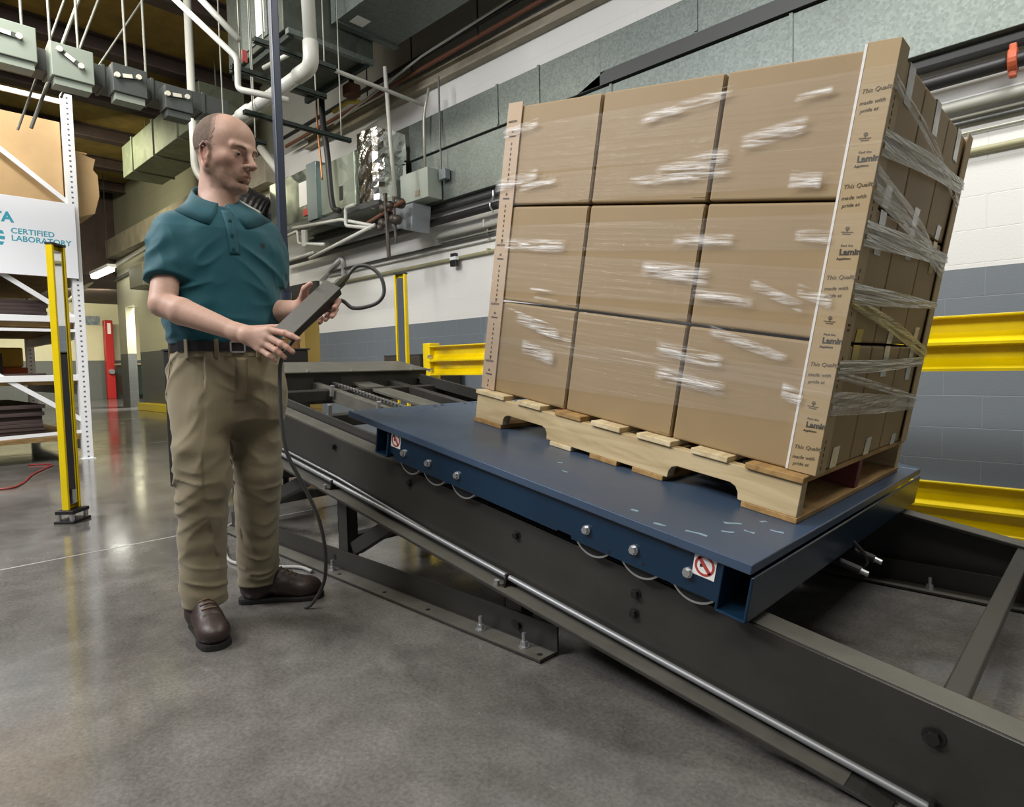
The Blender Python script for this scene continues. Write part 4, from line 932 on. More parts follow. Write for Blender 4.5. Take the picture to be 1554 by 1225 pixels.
for k in range(5):
    w = PH+1.0275-.108-k*per
    if w > PH+.02:
        front_text('This Quality', .0140, u0+.003, w, .10, M_INKL, FR, shear=.25)
        front_text('made with', .0130, u0+.003, w-.026, .10, M_INKL, FR, shear=.25); front_text('pride at', .0125, u0+.007, w-.043, .10, M_INKL, FR, shear=.25)
    if w-.10 > PH: tree(u0+.030, w-.098, .022, FR, M_INKL)
    if w-.17 > PH:
        front_text('Find the', .0085, u0+.022, w-.135, .06, M_INKL, FR); front_text('Lamin', .0200, u0+.022, w-.154, .06, M_INK, FR, bold=.0007); front_text('Appleton', .0085, u0+.018, w-.166, .06, M_INK, FR)
def dashes(fn, wt, wb, name, par):
    g = MB(MP); w = wt
    while w > wb: fn(g, w); w -= .0175
    return g.build(name, M_INK, par)
for k in range(5):
    wt = PH+1.0275-.075-k*per
    g = MB(MP)
    for s in range(7):
        w = wt-s*.0175
        if w < PH+.01: break
        g.box(uf+.0002, uf+.0009, OV+.020, OV+.0245, w-.010, w) 
    for s in (0, 1): 
        if wt-.140 > PH: g.box(uf+.0002, uf+.0009, OV+.014, OV+.032, wt-.140-s*.012, wt-.134-s*.012)
    g.build('dashed_arrow', M_INK, FR)
    g = MB(MP); ul = OU+.030
    for s in range(7):
        w = wt-.055-s*.0175
        if w < PH+.02: break
        g.box(ul-.0025, ul+.0025, vf-.0009, vf-.0002, w-.009, w)
    w = wt-.055-7*.0175
    if w > PH+.03: g.prism([(ul-.006, w), (ul+.006, w), (ul, w-.016)], 1, vf-.0009, vf-.0002)
    if wt-.02 > PH+.03: g.box(ul-.004, ul+.004, vf-.0009, vf-.0002, wt-.022, wt-.014); g.box(ul-.016, ul+.016, vf-.0009, vf-.0002, wt-.036, wt-.031)
    g.build('dashed_arrow', M_INK, FL)
    if wt+.03 > PH+.02: front_text('nations', .0150, OU+.004, wt+.012, .04, M_INK, FL)

# ------------------------------------------------------------------ stretch film
M_FILM = film_mat('stretch_film', 0.05, (0.85, 0.85, 0.85), 0.10, 0.5, (2.5, 30, 60))
def crease_glint_mat():
    """bunched film: its white highlights painted as streaks, thinning to clear film at the rim"""
    m = film_mat('film_crease_glint', 0.68, (0.93, 0.93, 0.91), 0.25, 0.5, (9, 10, 120), patchy=0.13); nt = m.node_tree; N = nt.nodes; L = nt.links
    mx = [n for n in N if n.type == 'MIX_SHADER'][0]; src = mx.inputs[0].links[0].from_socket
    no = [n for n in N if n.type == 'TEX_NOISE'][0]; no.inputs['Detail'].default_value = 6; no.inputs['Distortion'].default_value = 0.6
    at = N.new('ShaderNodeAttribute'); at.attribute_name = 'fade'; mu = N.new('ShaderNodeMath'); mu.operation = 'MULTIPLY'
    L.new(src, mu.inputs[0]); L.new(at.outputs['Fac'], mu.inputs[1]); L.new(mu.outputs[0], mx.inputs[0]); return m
M_GLINT = crease_glint_mat()
M_BAND = film_mat('film_band', 0.80, (0.66, 0.66, 0.59), 0.18, 1.0, (20, 7, 170))
M_BANDY = film_mat('film_band_yellow', 0.72, (0.62, 0.53, 0.20), 0.2, 1.0, (20, 7, 170))
M_BANDT = film_mat('film_band_thin', 0.52, (0.64, 0.64, 0.59), 0.14, 0.8, (20, 10, 120))
t = thing('stretch_wrap', 'clear stretch film wound around the stacked cartons', 'stretch film', M=MP @ Matrix.Translation((.6, .03, PH)))
vs = OV-BT-.0035
us = OU+LU+BT
def sheet(w0L, w1L, w0R, w1R, off=0.0):
    n = 40; g = MB(MP); A = []; B = []
    for k in range(n+1):
        f = k/n; u = OU-BT-.002+(LU+2*BT+.004)*f
        sag = .0022*abs(math.sin(f*math.pi*3))
        A.append((u, vs-.001-off+sag, w0L+(w0R-w0L)*f)); B.append((u, vs-.001-off+sag, w1L+(w1R-w1L)*f))
    g.loft([A, B], caps=False, closed=False)
    g.loft([[(us+.002, OV-.002+s*(LV+.004)/8, w0R+s*.004) for s in range(1)]+[(OU-BT-.002, vs-off, w0L)], [(us+.002, OV-.002, w1R), (OU-BT-.002, vs-off, w1L)]], caps=False, closed=False) if False else None
    g.build('film', M_FILM, t, smooth=True)
for i, q in enumerate(((1.073, .914, 1.10, .93), (.900, .800, .935, .845), (.730, .640, .775, .690), (.640, .500, .640, .530), (.480, .300, .500, .330), (.330, .170, .395, .255))):
    sheet(q[1], q[0], q[3], q[2], i*.0007)
def crease_glint(u0, w0, u1, w1, th, n=2):  # raised film creases, painted whitish for the glints on the wrinkles
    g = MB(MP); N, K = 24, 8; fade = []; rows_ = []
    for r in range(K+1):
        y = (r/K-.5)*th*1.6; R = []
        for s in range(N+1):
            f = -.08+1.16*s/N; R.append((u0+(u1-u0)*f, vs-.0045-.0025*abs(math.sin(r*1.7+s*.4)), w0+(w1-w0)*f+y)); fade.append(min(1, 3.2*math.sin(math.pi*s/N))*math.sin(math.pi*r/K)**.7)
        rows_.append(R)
    g.loft(rows_, caps=False, closed=False); o = g.build('film_crease_glint', M_GLINT, t, smooth=True)
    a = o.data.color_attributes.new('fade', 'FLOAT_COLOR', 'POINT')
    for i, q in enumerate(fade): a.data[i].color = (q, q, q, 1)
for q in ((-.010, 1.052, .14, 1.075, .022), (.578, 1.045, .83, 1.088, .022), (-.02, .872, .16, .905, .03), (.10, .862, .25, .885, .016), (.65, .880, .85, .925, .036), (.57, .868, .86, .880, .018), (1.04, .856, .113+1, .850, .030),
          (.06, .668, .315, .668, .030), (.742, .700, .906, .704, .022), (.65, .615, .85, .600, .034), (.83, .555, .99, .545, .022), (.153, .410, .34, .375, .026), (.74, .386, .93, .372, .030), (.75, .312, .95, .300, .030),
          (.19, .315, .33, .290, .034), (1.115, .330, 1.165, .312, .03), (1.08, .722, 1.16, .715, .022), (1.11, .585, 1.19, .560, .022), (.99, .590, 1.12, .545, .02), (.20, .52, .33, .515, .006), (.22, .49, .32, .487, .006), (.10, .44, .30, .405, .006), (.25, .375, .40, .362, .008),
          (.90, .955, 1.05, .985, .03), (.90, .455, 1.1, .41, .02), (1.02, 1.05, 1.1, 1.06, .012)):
    crease_glint(*q)
def band(v0, w0, v1, w1, h0, h1, m, tw=0.0, ribs=4):
    N = 24; rows_ = []
    g = MB(MP)
    for r in range(ribs):
        A = []; B = []
        for s in range(N+1):
            f = s/N; v = OV-.004+(v0*(1-f)+v1*f)*LV/.94; w = w0+(w1-w0)*f; h = (h0+(h1-h0)*f)
            a = w-h/2+h*r/ribs; b = w-h/2+h*(r+1.15)/ribs; d = us+.004+.004*math.sin(r*2.1+f*5)+.008*math.sin(f*math.pi)
            A.append((d, v, a)); B.append((d+.003*math.sin(r*3.3+f*9), v, b))
        g.loft([A, B], caps=False, closed=False)
    g.build('film_band', m, t)
for q in ((.0, 1.065, .93, .940, .030, .020, M_BANDT), (.0, .932, .94, 1.000, .060, .045, M_BAND), (.0, .845, .94, .715, .075, .04, M_BANDT), (.0, .727, .94, .760, .060, .040, M_BAND), (.0, .585, .94, .606, .050, .022, M_BAND),
          (.0, .570, .94, .440, .030, .045, M_BANDY), (.0, .405, .92, .412, .035, .030, M_BAND), (.0, .388, .94, .282, .022, .02, M_BANDT), (.0, .315, .95, .264, .060, .05, M_BANDT)):
    band(*q)
# ------------------------------------------------------------------ the man: sculpted as distance fields, meshed by surface nets
class Field:
    def __init__(s, lo, hi, h):
        s.lo = np.array(lo, float); s.h = h; s.n = np.ceil((np.array(hi)-s.lo)/h).astype(int)+1
        s.d = np.full(s.n, 0.3, np.float32); s.ax = [s.lo[i]+h*np.arange(s.n[i]) for i in range(3)]
    def block(s, lo, hi):
        a = np.clip(np.floor((np.array(lo)-s.lo)/s.h).astype(int), 0, s.n); b = np.clip(np.ceil((np.array(hi)-s.lo)/s.h).astype(int)+1, 0, s.n)
        sl = tuple(slice(a[i], b[i]) for i in range(3))
        X = s.ax[0][sl[0]][:, None, None]; Y = s.ax[1][sl[1]][None, :, None]; Z = s.ax[2][sl[2]][None, None, :]
        return sl, X, Y, Z
    def put(s, fn, lo, hi, k=0.0, mode='add'):
        m = k+3*s.h+0.012
        sl, X, Y, Z = s.block(np.array(lo)-m, np.array(hi)+m)
        if s.d[sl].size == 0: return
        e = fn(X, Y, Z); D = s.d[sl]
        if mode == 'sub': e = -e
        if mode == 'add':
            if k > 0: hh = np.maximum(k-np.abs(D-e), 0)/k; r = np.minimum(D, e)-hh*hh*k/4
            else: r = np.minimum(D, e)
        else:
            if k > 0: hh = np.maximum(k-np.abs(D-e), 0)/k; r = np.maximum(D, e)+hh*hh*k/4
            else: r = np.maximum(D, e)
        s.d[sl] = r
    def capsule(s, a, b, ra, rb=None, k=0.0, mode='add'):
        a = np.array(a, float); b = np.array(b, float); rb = ra if rb is None else rb; ab = b-a; L = max(ab@ab, 1e-12)
        def fn(X, Y, Z):
            t = np.clip(((X-a[0])*ab[0]+(Y-a[1])*ab[1]+(Z-a[2])*ab[2])/L, 0, 1)
            return np.sqrt((X-a[0]-t*ab[0])**2+(Y-a[1]-t*ab[1])**2+(Z-a[2]-t*ab[2])**2)-(ra+(rb-ra)*t)
        r = max(ra, rb); s.put(fn, np.minimum(a, b)-r, np.maximum(a, b)+r, k, mode)
    def chain(s, pts, rs, k=0.0, k0=None):
        for i in range(len(pts)-1): s.capsule(pts[i], pts[i+1], rs[i], rs[i+1], k if i or k0 is None else k0)
    def ell(s, c, r, k=0.0, mode='add', F=None):
        """ellipsoid; with F = (origin, 3x3 axes as columns, scale) the centre, radii and axes are in that frame"""
        c = np.array(c, float); r = np.array(r, float)
        if F is None: Rm = np.eye(3); cw = c
        else: Rm = F[1]; r = r*F[2]; cw = F[0]+Rm@(c*F[2])
        def fn(X, Y, Z):
            dx, dy, dz = X-cw[0], Y-cw[1], Z-cw[2]; q = [dx*Rm[0, i]+dy*Rm[1, i]+dz*Rm[2, i] for i in range(3)]
            k0 = np.sqrt((q[0]/r[0])**2+(q[1]/r[1])**2+(q[2]/r[2])**2); k1 = np.sqrt((q[0]/r[0]**2)**2+(q[1]/r[1]**2)**2+(q[2]/r[2]**2)**2)
            return k0*(k0-1)/np.maximum(k1, 1e-9)
        m = r.max(); s.put(fn, cw-m, cw+m, k, mode)
    def mesh(s):
        d = s.d; S = d < 0; n = np.array(d.shape)
        c = np.zeros(n-1, np.int8)
        for i in (0, 1):
            for j in (0, 1):
                for k in (0, 1): c += S[i:n[0]-1+i, j:n[1]-1+j, k:n[2]-1+k]
        act = np.argwhere((c > 0) & (c < 8)); idx = -np.ones(n-1, np.int64); idx[tuple(act.T)] = np.arange(len(act))
        P = np.zeros((len(act), 3)); W = np.zeros(len(act))
        co = [(0, 0, 0), (1, 0, 0), (0, 1, 0), (1, 1, 0), (0, 0, 1), (1, 0, 1), (0, 1, 1), (1, 1, 1)]
        val = [d[act[:, 0]+a, act[:, 1]+b, act[:, 2]+e] for a, b, e in co]
        for a in range(8):
            for b in range(a+1, 8):
                if sum(abs(co[a][t]-co[b][t]) for t in range(3)) != 1: continue
                m = (val[a] < 0) != (val[b] < 0); t = val[a][m]/(val[a][m]-val[b][m])
                P[m] += np.array(co[a])+t[:, None]*(np.array(co[b])-np.array(co[a])); W[m] += 1
        V = s.lo+s.h*(act+P/W[:, None]); Fc = []
        for ax in range(3):
            u, v = (ax+1) % 3, (ax+2) % 3
            A = [slice(None)]*3; B = [slice(None)]*3; A[ax] = slice(0, n[ax]-1); B[ax] = slice(1, n[ax])
            e = np.argwhere(S[tuple(A)] != S[tuple(B)]); e = e[(e[:, u] > 0) & (e[:, v] > 0) & (e[:, u] < n[u]-1) & (e[:, v] < n[v]-1)]
            fl_ = S[e[:, 0], e[:, 1], e[:, 2]]
            q = []
            for du, dv in ((1, 1), (0, 1), (0, 0), (1, 0)):
                f = e.copy(); f[:, u] -= du; f[:, v] -= dv; q.append(idx[f[:, 0], f[:, 1], f[:, 2]])
            q = np.stack(q, 1); q[~fl_] = q[~fl_][:, ::-1]; Fc.append(q)
        return V, np.concatenate(Fc)
    def sample(s, P):
        q = (np.asarray(P)-s.lo)/s.h; i = np.clip(np.floor(q).astype(int), 0, s.n-2); f = q-i; r = 0
        for a in (0, 1):
            for b in (0, 1):
                for c in (0, 1):
                    w = (f[..., 0] if a else 1-f[..., 0])*(f[..., 1] if b else 1-f[..., 1])*(f[..., 2] if c else 1-f[..., 2])
                    r = r+w*s.d[i[..., 0]+a, i[..., 1]+b, i[..., 2]+c]
        return r
    def hit(s, p, dirn, tmax=0.4, off=0.0):
        p = np.array(p, float); dirn = np.array(dirn, float); dirn /= np.linalg.norm(dirn); t = 0
        while t < tmax:
            v = float(s.sample(p+dirn*t))-off
            if v < 0.0006: break
            t += min(max(v*0.7, 0.0008), .01)
        return p+dirn*t
_T = np.random.RandomState(3).rand(32, 32, 32).astype(np.float32)
def vnoise(X, Y, Z):
    X, Y, Z = np.broadcast_arrays(X, Y, Z)
    i = [np.floor(q).astype(int) for q in (X, Y, Z)]; f = [q-a for q, a in zip((X, Y, Z), i)]; f = [a*a*(3-2*a) for a in f]; r = 0
    for a in (0, 1):
        for b in (0, 1):
            for c in (0, 1): r = r+_T[(i[0]+a) % 32, (i[1]+b) % 32, (i[2]+c) % 32]*(f[0] if a else 1-f[0])*(f[1] if b else 1-f[1])*(f[2] if c else 1-f[2])
    return r
def sstep(a, b, x): t = np.clip((x-a)/(b-a), 0, 1); return t*t*(3-2*t)
def np_mesh(name, V, F, m, parent, smooth=True, keep_big=False):
    me = bpy.data.meshes.new(name)
    me.vertices.add(len(V)); me.vertices.foreach_set('co', np.asarray(V, np.float32).ravel())
    me.loops.add(F.size); me.loops.foreach_set('vertex_index', F.ravel().astype(np.int32))
    me.polygons.add(len(F)); me.polygons.foreach_set('loop_start', np.arange(0, F.size, 4, dtype=np.int32)); me.polygons.foreach_set('loop_total', np.full(len(F), 4, np.int32))
    me.update(calc_edges=True); me.validate()
    if smooth: me.polygons.foreach_set('use_smooth', np.ones(len(me.polygons), bool))
    me.materials.append(m); o = bpy.data.objects.new(name, me); COL.objects.link(o); o.parent = parent
    WORLD[o.name] = WORLD[parent.name].copy(); return o
def relax(V, F, it=2, lam=0.5):
    e = np.concatenate([F[:, [0, 1]], F[:, [1, 2]], F[:, [2, 3]], F[:, [3, 0]]]); e = np.concatenate([e, e[:, ::-1]])
    cnt = np.bincount(e[:, 0], minlength=len(V))[:, None]
    for _ in range(it):
        for l in (lam, -lam*1.04):
            A = np.stack([np.bincount(e[:, 0], weights=V[e[:, 1], i], minlength=len(V)) for i in range(3)], 1)/np.maximum(cnt, 1)
            V = V+l*(A-V)
    return V
def attr_mat(name, rough=0.5, sss=0.0, spec=0.4, bump=0.0, bscale=300):
    m = bpy.data.materials.new(name); m.use_nodes = True; nt = m.node_tree; N = nt.nodes; L = nt.links; b = N['Principled BSDF']
    a = N.new('ShaderNodeAttribute'); a.attribute_name = 'pigment'
    tc = N.new('ShaderNodeTexCoord'); n = N.new('ShaderNodeTexNoise'); n.inputs['Scale'].default_value = 70; n.inputs['Detail'].default_value = 5; L.new(tc.outputs['Object'], n.inputs['Vector'])
    mr = N.new('ShaderNodeMapRange'); mr.inputs['To Min'].default_value = 0.88; mr.inputs['To Max'].default_value = 1.12; L.new(n.outputs['Fac'], mr.inputs['Value'])
    mx = N.new('ShaderNodeMix'); mx.data_type = 'RGBA'; mx.blend_type = 'MULTIPLY'; mx.inputs[0].default_value = 1
    L.new(a.outputs['Color'], mx.inputs[6]); L.new(mr.outputs[0], mx.inputs[7]); L.new(mx.outputs[2], b.inputs['Base Color'])
    b.inputs['Roughness'].default_value = rough; b.inputs['Specular IOR Level'].default_value = spec
    b.inputs['Subsurface Weight'].default_value = sss; b.inputs['Subsurface Radius'].default_value = (0.012, 0.005, 0.003); b.inputs['Subsurface Scale'].default_value = 0.6
    if bump:
        n2 = N.new('ShaderNodeTexNoise'); n2.inputs['Scale'].default_value = bscale; L.new(tc.outputs['Object'], n2.inputs['Vector'])
        bp = N.new('ShaderNodeBump'); bp.inputs['Strength'].default_value = bump; bp.inputs['Distance'].default_value = 0.002; L.new(n2.outputs['Fac'], bp.inputs['Height']); L.new(bp.outputs['Normal'], b.inputs['Normal'])
    return m
def pigment(o, C):
    a = o.data.color_attributes.new('pigment', 'FLOAT_COLOR', 'POINT')
    q = np.ones((len(o.data.vertices), 4), np.float32); q[:, :3] = C; a.data.foreach_set('color', q.ravel())

MAN_O = Vector((-2.254, 0.864, 0.0))
MM = basis(MAN_O, (math.cos(YAW), -math.sin(YAW), 0), (math.sin(YAW), math.cos(YAW), 0))
MAN = thing('person', 'man in teal polo shirt and khaki trousers looking down at the controller he holds', 'person', M=MM)
V3 = lambda *a: np.array(a, float)
Rsh, Lsh = V3(-.066, -.110, 1.318), V3(.160, .070, 1.335)
Relb, Lelb = V3(-.042, -.236, 1.066), V3(.172, .069, 1.060)
Rwr, Lwr = V3(.206, -.290, .972), V3(.330, -.098, 1.058)
Rhip, Lhip = V3(-.012, -.060, .870), V3(.112, .030, .870)
Rkn, Lkn = V3(.012, -.150, .505), V3(.107, .050, .500)
Ran, Lan = V3(-.030, -.112, .075), V3(.055, .135, .075)
NECK = V3(.022, .006, 1.405)
# head frame: x forward, y to his left, z up
psi, tilt = math.radians(69), math.radians(10)
hf0 = V3(math.sin(psi), -math.cos(psi), 0); up = V3(0, 0, 1); HX = hf0*math.cos(tilt)-up*math.sin(tilt); HZ = up*math.cos(tilt)+hf0*math.sin(tilt); HY = np.cross(HZ, HX)
HO = V3(.068, .000, 1.590); HS = 1.03; HR = np.stack([HX, HY, HZ], 1); HF = (HO, HR, HS)
hw = lambda p: HO+HR@(np.array(p, float)*HS)
B_ = Field((-.26, -.46, .02), (.56, .30, 1.76), .0036)
def head(f):
    E = lambda c, r, k=.02, mode='add': f.ell(c, r, k, mode, HF)
    C = lambda a, b, ra, rb=None, k=.01, mode='add': f.capsule(hw(a), hw(b), ra*HS, None if rb is None else rb*HS, k, mode)
    E((-.014, 0, .036), (.098, .077, .090)); E((.030, 0, .046), (.062, .066, .060), .03)
    E((.038, 0, -.030), (.054, .060, .082), .03)
    for s in (1, -1):
        C((-.002, .058*s, -.056), (.062, .022*s, -.100), .016, .015, .025)
        E((.052, .046*s, -.022), (.026, .022, .021), .02)
        E((.004, .058*s, -.010), (.030, .014, .044), .03)
    E((.078, 0, -.103), (.020, .025, .020), .022)
    E((.076, 0, -.062), (.025, .033, .026), .02)
    for s in (1, -1):
        C((.094, .008*s, .017), (.080, .046*s, .021), .0105, .009, .014)
        E((.101, .031*s, -.001), (.017, .019, .0125), .012, 'sub')
    C((.093, 0, .012), (.1195, 0, -.028), .0075, .0105, .012); E((.1235, 0, -.0345), (.0130, .0118, .0100), .008)
    for s in (1, -1):
        E((.1065, .0135*s, -.0375), (.0120, .0075, .0080), .006)
        E((.110, .0065*s, -.0445), (.0050, .0032, .003), .002, 'sub')
    for s in (1, -1):                                                     # eye and lids
        E((.0785, .032*s, -.001), (.0118, .0118, .0118), .002)
        def lid(X, Y, Z, s=s):
            c = hw((.0785, .032*s, -.001)); dx, dy, dz = X-c[0], Y-c[1], Z-c[2]; zz = dx*HR[0, 2]+dy*HR[1, 2]+dz*HR[2, 2]; xx = dx*HR[0, 0]+dy*HR[1, 0]+dz*HR[2, 0]
            r = np.sqrt(dx*dx+dy*dy+dz*dz); return np.minimum(np.maximum(r-.0147*HS, -.0008-zz-.10*xx), np.maximum(r-.0143*HS, zz+.0060))
        f.put(lid, hw((.0785, .032*s, -.001))-.016, hw((.0785, .032*s, -.001))+.016, .003)
    C((.092, -.021, -.0685), (.1015, -.006, -.0650), .0040, .0058, .004); C((.1015, -.006, -.0650), (.1015, .006, -.0650), .0058, .0058, .003); C((.092, .021, -.0685), (.1015, .006, -.0650), .0040, .0058, .004)
    C((.090, -.019, -.0735), (.0985, 0, -.0765), .0045, .0068, .005); C((.090, .019, -.0735), (.0985, 0, -.0765), .0045, .0068, .005)
    C((.1015, -.018, -.0706), (.1075, 0, -.0702), .0012, .0018, .001, 'sub'); C((.1015, .018, -.0706), (.1075, 0, -.0702), .0012, .0018, .001, 'sub')
    C((.088, -.018, -.087), (.088, .018, -.087), .004, .004, .008, 'sub')
    for s in (1, -1):                                                     # ears
        EO = lambda p: (p[0]+.012, p[1], p[2]-.016)
        E(EO((-.010, .0745*s, -.002)), (.0180, .0080, .0305), .006)
        rim = [(.004, .078*s, .010), (-.002, .0835*s, .026), (-.014, .0865*s, .030), (-.025, .0870*s, .018), (-.026, .0850*s, -.002), (-.018, .0815*s, -.020), (-.006, .0775*s, -.032)]
        for a, b in zip(rim, rim[1:]): C(EO(a), EO(b), .0040, .0040, .003)
        E(EO((-.006, .0765*s, -.034)), (.008, .0055, .009), .004)
        E(EO((-.006, .0880*s, -.003)), (.0095, .0085, .0170), .004, 'sub'); C(EO((.0015, .079*s, -.010)), EO((.004, .078*s, .000)), .0042, .0042, .003)
    f.capsule(hw((-.034, 0, -.045)), NECK+V3(-.012, .01, -.02), .048, .053, .03); f.capsule(hw((.006, 0, -.085)), NECK+V3(.028, -.018, -.02), .034, .042, .03)
    C((-.010, .050, -.050), (.040, .012, -.170), .014, .013, .02); C((-.010, -.050, -.050), (.040, -.012, -.170), .014, .013, .02)
def body(f):
    CH = (Rsh+Lsh)/2
    f.capsule(Rsh, Lsh, .040, .040, .04); f.ell((CH+V3(0, 0, -.10)).tolist(), (.112, .095, .15), .05)
    f.ell((.052, -.026, 1.03), (.125, .105, .17), .05); f.ell((.052, -.026, .90), (.130, .110, .11), .05)
    f.capsule(NECK, CH, .046, .055, .03)
    for h_, k_, a_ in ((Rhip, Rkn, Ran), (Lhip, Lkn, Lan)): f.chain([h_, k_, a_], [.068, .050, .036], .01, .04)
    for an, to in ((Ran, V3(.06, -.225, .035)), (Lan, V3(.205, .150, .035))): f.capsule(an, to, .034, .026, .02)
    f.chain([Rsh, Relb], [.043, .0395], .02, .03); f.chain([Relb, Relb*.74+Rwr*.26, Rwr], [.0375, .0415, .0262], .006)
    f.chain([Lsh, Lelb], [.043, .0395], .02, .03); f.chain([Lelb, Lelb*.74+Lwr*.26, Lwr], [.0375, .0415, .0262], .006)
    def hand(wr, fingers, thumb, bk):
        bk = np.array(bk, float); bk /= np.linalg.norm(bk)
        m = sum(q[0] for q in fingers)/4
        f.capsule(wr, wr*.6+m*.4, .0255, .0270, .015)
        for q, r in zip(fingers, (.0112, .0115, .0110, .0102)):
            f.capsule(wr*.62+m*.28+q[0]*.10, q[0], .0190, r+.0018, .014)
        for q, r in zip(fingers, (.0096, .0098, .0092, .0082)):
            q = list(q); mid = q[1]+(q[2]-q[1])*.52+bk*.0022
            f.capsule(q[0]+bk*.001, q[1], r+.0010, r, .004); f.capsule(q[1], mid, r, r-.0007, .002); f.capsule(mid, q[2], r-.0007, r-.0022, .002)
            f.ell(q[1]+bk*.0008, (r*1.07,)*3, .002)
        f.capsule(wr*.75+thumb[0]*.25, thumb[1], .0165, .0118, .012); f.capsule(thumb[1], thumb[2], .0112, .0082, .003)
    hand(Rwr, [[V3(.309, -.314, .975), V3(.362, -.329, .964), V3(.405, -.338, .945)], [V3(.306, -.320, .955), V3(.354, -.337, .933), V3(.387, -.340, .909)],
               [V3(.296, -.321, .936), V3(.338, -.338, .914), V3(.361, -.336, .893)], [V3(.280, -.317, .921), V3(.314, -.331, .900), V3(.330, -.326, .883)]], [V3(.251, -.276, .983), V3(.293, -.250, .985), V3(.342, -.243, .990)], (.2, -.75, .6))
    hand(Lwr, [[V3(.412, -.132, 1.095), V3(.478, -.168, 1.072), V3(.4805, -.226, 1.046)], [V3(.402, -.128, 1.079), V3(.468, -.170, 1.046), V3(.4735, -.231, 1.018)],
               [V3(.389, -.129, 1.067), V3(.445, -.170, 1.034), V3(.4535, -.231, 1.008)], [V3(.370, -.126, 1.057), V3(.420, -.165, 1.019), V3(.4325, -.222, .999)]], [V3(.366, -.125, 1.083), V3(.374, -.165, 1.113), V3(.409, -.222, 1.120)], (.55, .5, -.4))
body(B_); head(B_)
BV, BF = B_.mesh(); BV = relax(BV, BF, 1)
M_SKIN = attr_mat('skin', 0.52, 0.10, 0.30, 0.12, 420)
BODY = np_mesh('body', BV, BF, M_SKIN, MAN)
def headc(V): return (V-HO)@HR/HS
q = headc(BV); hx, hy, hz = q.T; isH = (hz > -.16) & (np.abs(hy) < .11) & (np.abs(hx) < .14) & (BV[:, 2] > 1.40)
nz = vnoise(BV[:, 0]*160, BV[:, 1]*160, BV[:, 2]*160); nl = vnoise(BV[:, 0]*45, BV[:, 1]*45, BV[:, 2]*45)
SK = V3(.52, .335, .262); C = np.tile(SK, (len(BV), 1))
def blend(C, col, w): return C*(1-w[:, None])+np.array(col)*w[:, None]
C = blend(C, (.55, .26, .20), np.where(isH, np.exp(-(((hx-.055)/.03)**2+((np.abs(hy)-.045)/.03)**2+((hz+.03)/.025)**2))*.45, 0))
C = blend(C, (.56, .22, .17), np.where(isH & (np.abs(hy) > .074), .55*sstep(.074, .084, np.abs(hy)), 0))
C = blend(C, (.56, .23, .18), np.where(isH, np.exp(-((hx-.116)/.012)**2-(hy/.014)**2-((hz+.034)/.012)**2)*.5, 0))
beard = sstep(-.035, -.060, hz+.35*np.clip(.045-hx, 0, .1)*0)*sstep(-.135, -.118, hz)
jaw = sstep(.022, -.012, hx+0*hy)*0
side = (sstep(-.018, -.050, hz)*sstep(-.012, .012, hx)*sstep(-.125, -.112, hz))
upper = np.exp(-((hz+.056)/.007)**2)*sstep(.075, .09, hx)*sstep(.034, .026, np.abs(hy))
cheek = np.exp(-(((hx-.058)/.028)**2+((hz+.035)/.020)**2))*sstep(.020, .034, np.abs(hy))
stub = np.clip(np.maximum(side*(1-.8*cheek), upper), 0, 1)
burn = sstep(.030, .018, hx)*sstep(-.004, .006, hx)*sstep(.035, .02, hz)*sstep(-.06, -.04, hz)*(np.abs(hy) > .055)
stub = np.maximum(stub, burn*.9)
C = blend(C, (.17, .115, .082), np.where(isH, stub*(.34+.34*nz), 0))
lips = np.exp(-((hz+.0705)/.0075)**2)*sstep(.086, .093, hx)*sstep(.024, .018, np.abs(hy))
C = blend(C, (.44, .21, .17), np.where(isH, lips*.55, 0))
# cropped hair: crown fringe and back of the skull, receding at the top front
hl = -.012+.055*sstep(.02, .085, hz)*0
front = .034-.45*np.clip(hz-.060, 0, 1)
hairm = sstep(.016, -.030, hx-front+.012*(nl-.5))*sstep(-.030, -.008, hz+.10*np.clip(-.02-hx, 0, .02)+.008*(nl-.5))*(1-np.exp(-(((hx-.002)/.015)**2+((hz+.020)/.026)**2))*(np.abs(hy) > .06))
C = blend(C, (.115, .085, .062), np.where(isH, np.clip(hairm, 0, 1)*(.70+.2*nz), 0))
C = blend(C, (.53, .255, .20), np.where(BV[:, 0] > .33, .45*(BV[:, 2] < 1.2), 0)*(.4+.6*nl))
pigment(BODY, C)
# cropped hair as a thin shell over the same region
Hf = Field(HO-.15, HO+.15, .0032)
Hf.d = (B_.sample(np.stack(np.meshgrid(*Hf.ax, indexing='ij'), -1))-.0011).astype(np.float32)                # follows the skin
X, Y, Z = Hf.ax[0][:, None, None], Hf.ax[1][None, :, None], Hf.ax[2][None, None, :]
gx = ((X-HO[0])*HR[0, 0]+(Y-HO[1])*HR[1, 0]+(Z-HO[2])*HR[2, 0])/HS; gz = ((X-HO[0])*HR[0, 2]+(Y-HO[1])*HR[1, 2]+(Z-HO[2])*HR[2, 2])/HS; gy = ((X-HO[0])*HR[0, 1]+(Y-HO[1])*HR[1, 1]+(Z-HO[2])*HR[2, 1])/HS
reg = gx-(.026-.45*np.clip(gz-.060, 0, 1))+.016*(vnoise(gx*90, gy*90, gz*90)-.5)
reg = np.maximum(reg, -.002-gz+.004*(vnoise(gx*60+9, gy*60, gz*60)-.5)); reg = np.maximum(reg, np.where(np.abs(gy) > .05, .0235-np.sqrt((gx-.001)**2+((gz+.018)*.62)**2), -1))
Hf.d = np.maximum(Hf.d, reg).astype(np.float32)
HV, HFc = Hf.mesh(); HAIR = np_mesh('hair', relax(HV, HFc, 1), HFc, attr_mat('cropped_hair', 0.75, 0.0, 0.15, 0.5, 900), MAN)
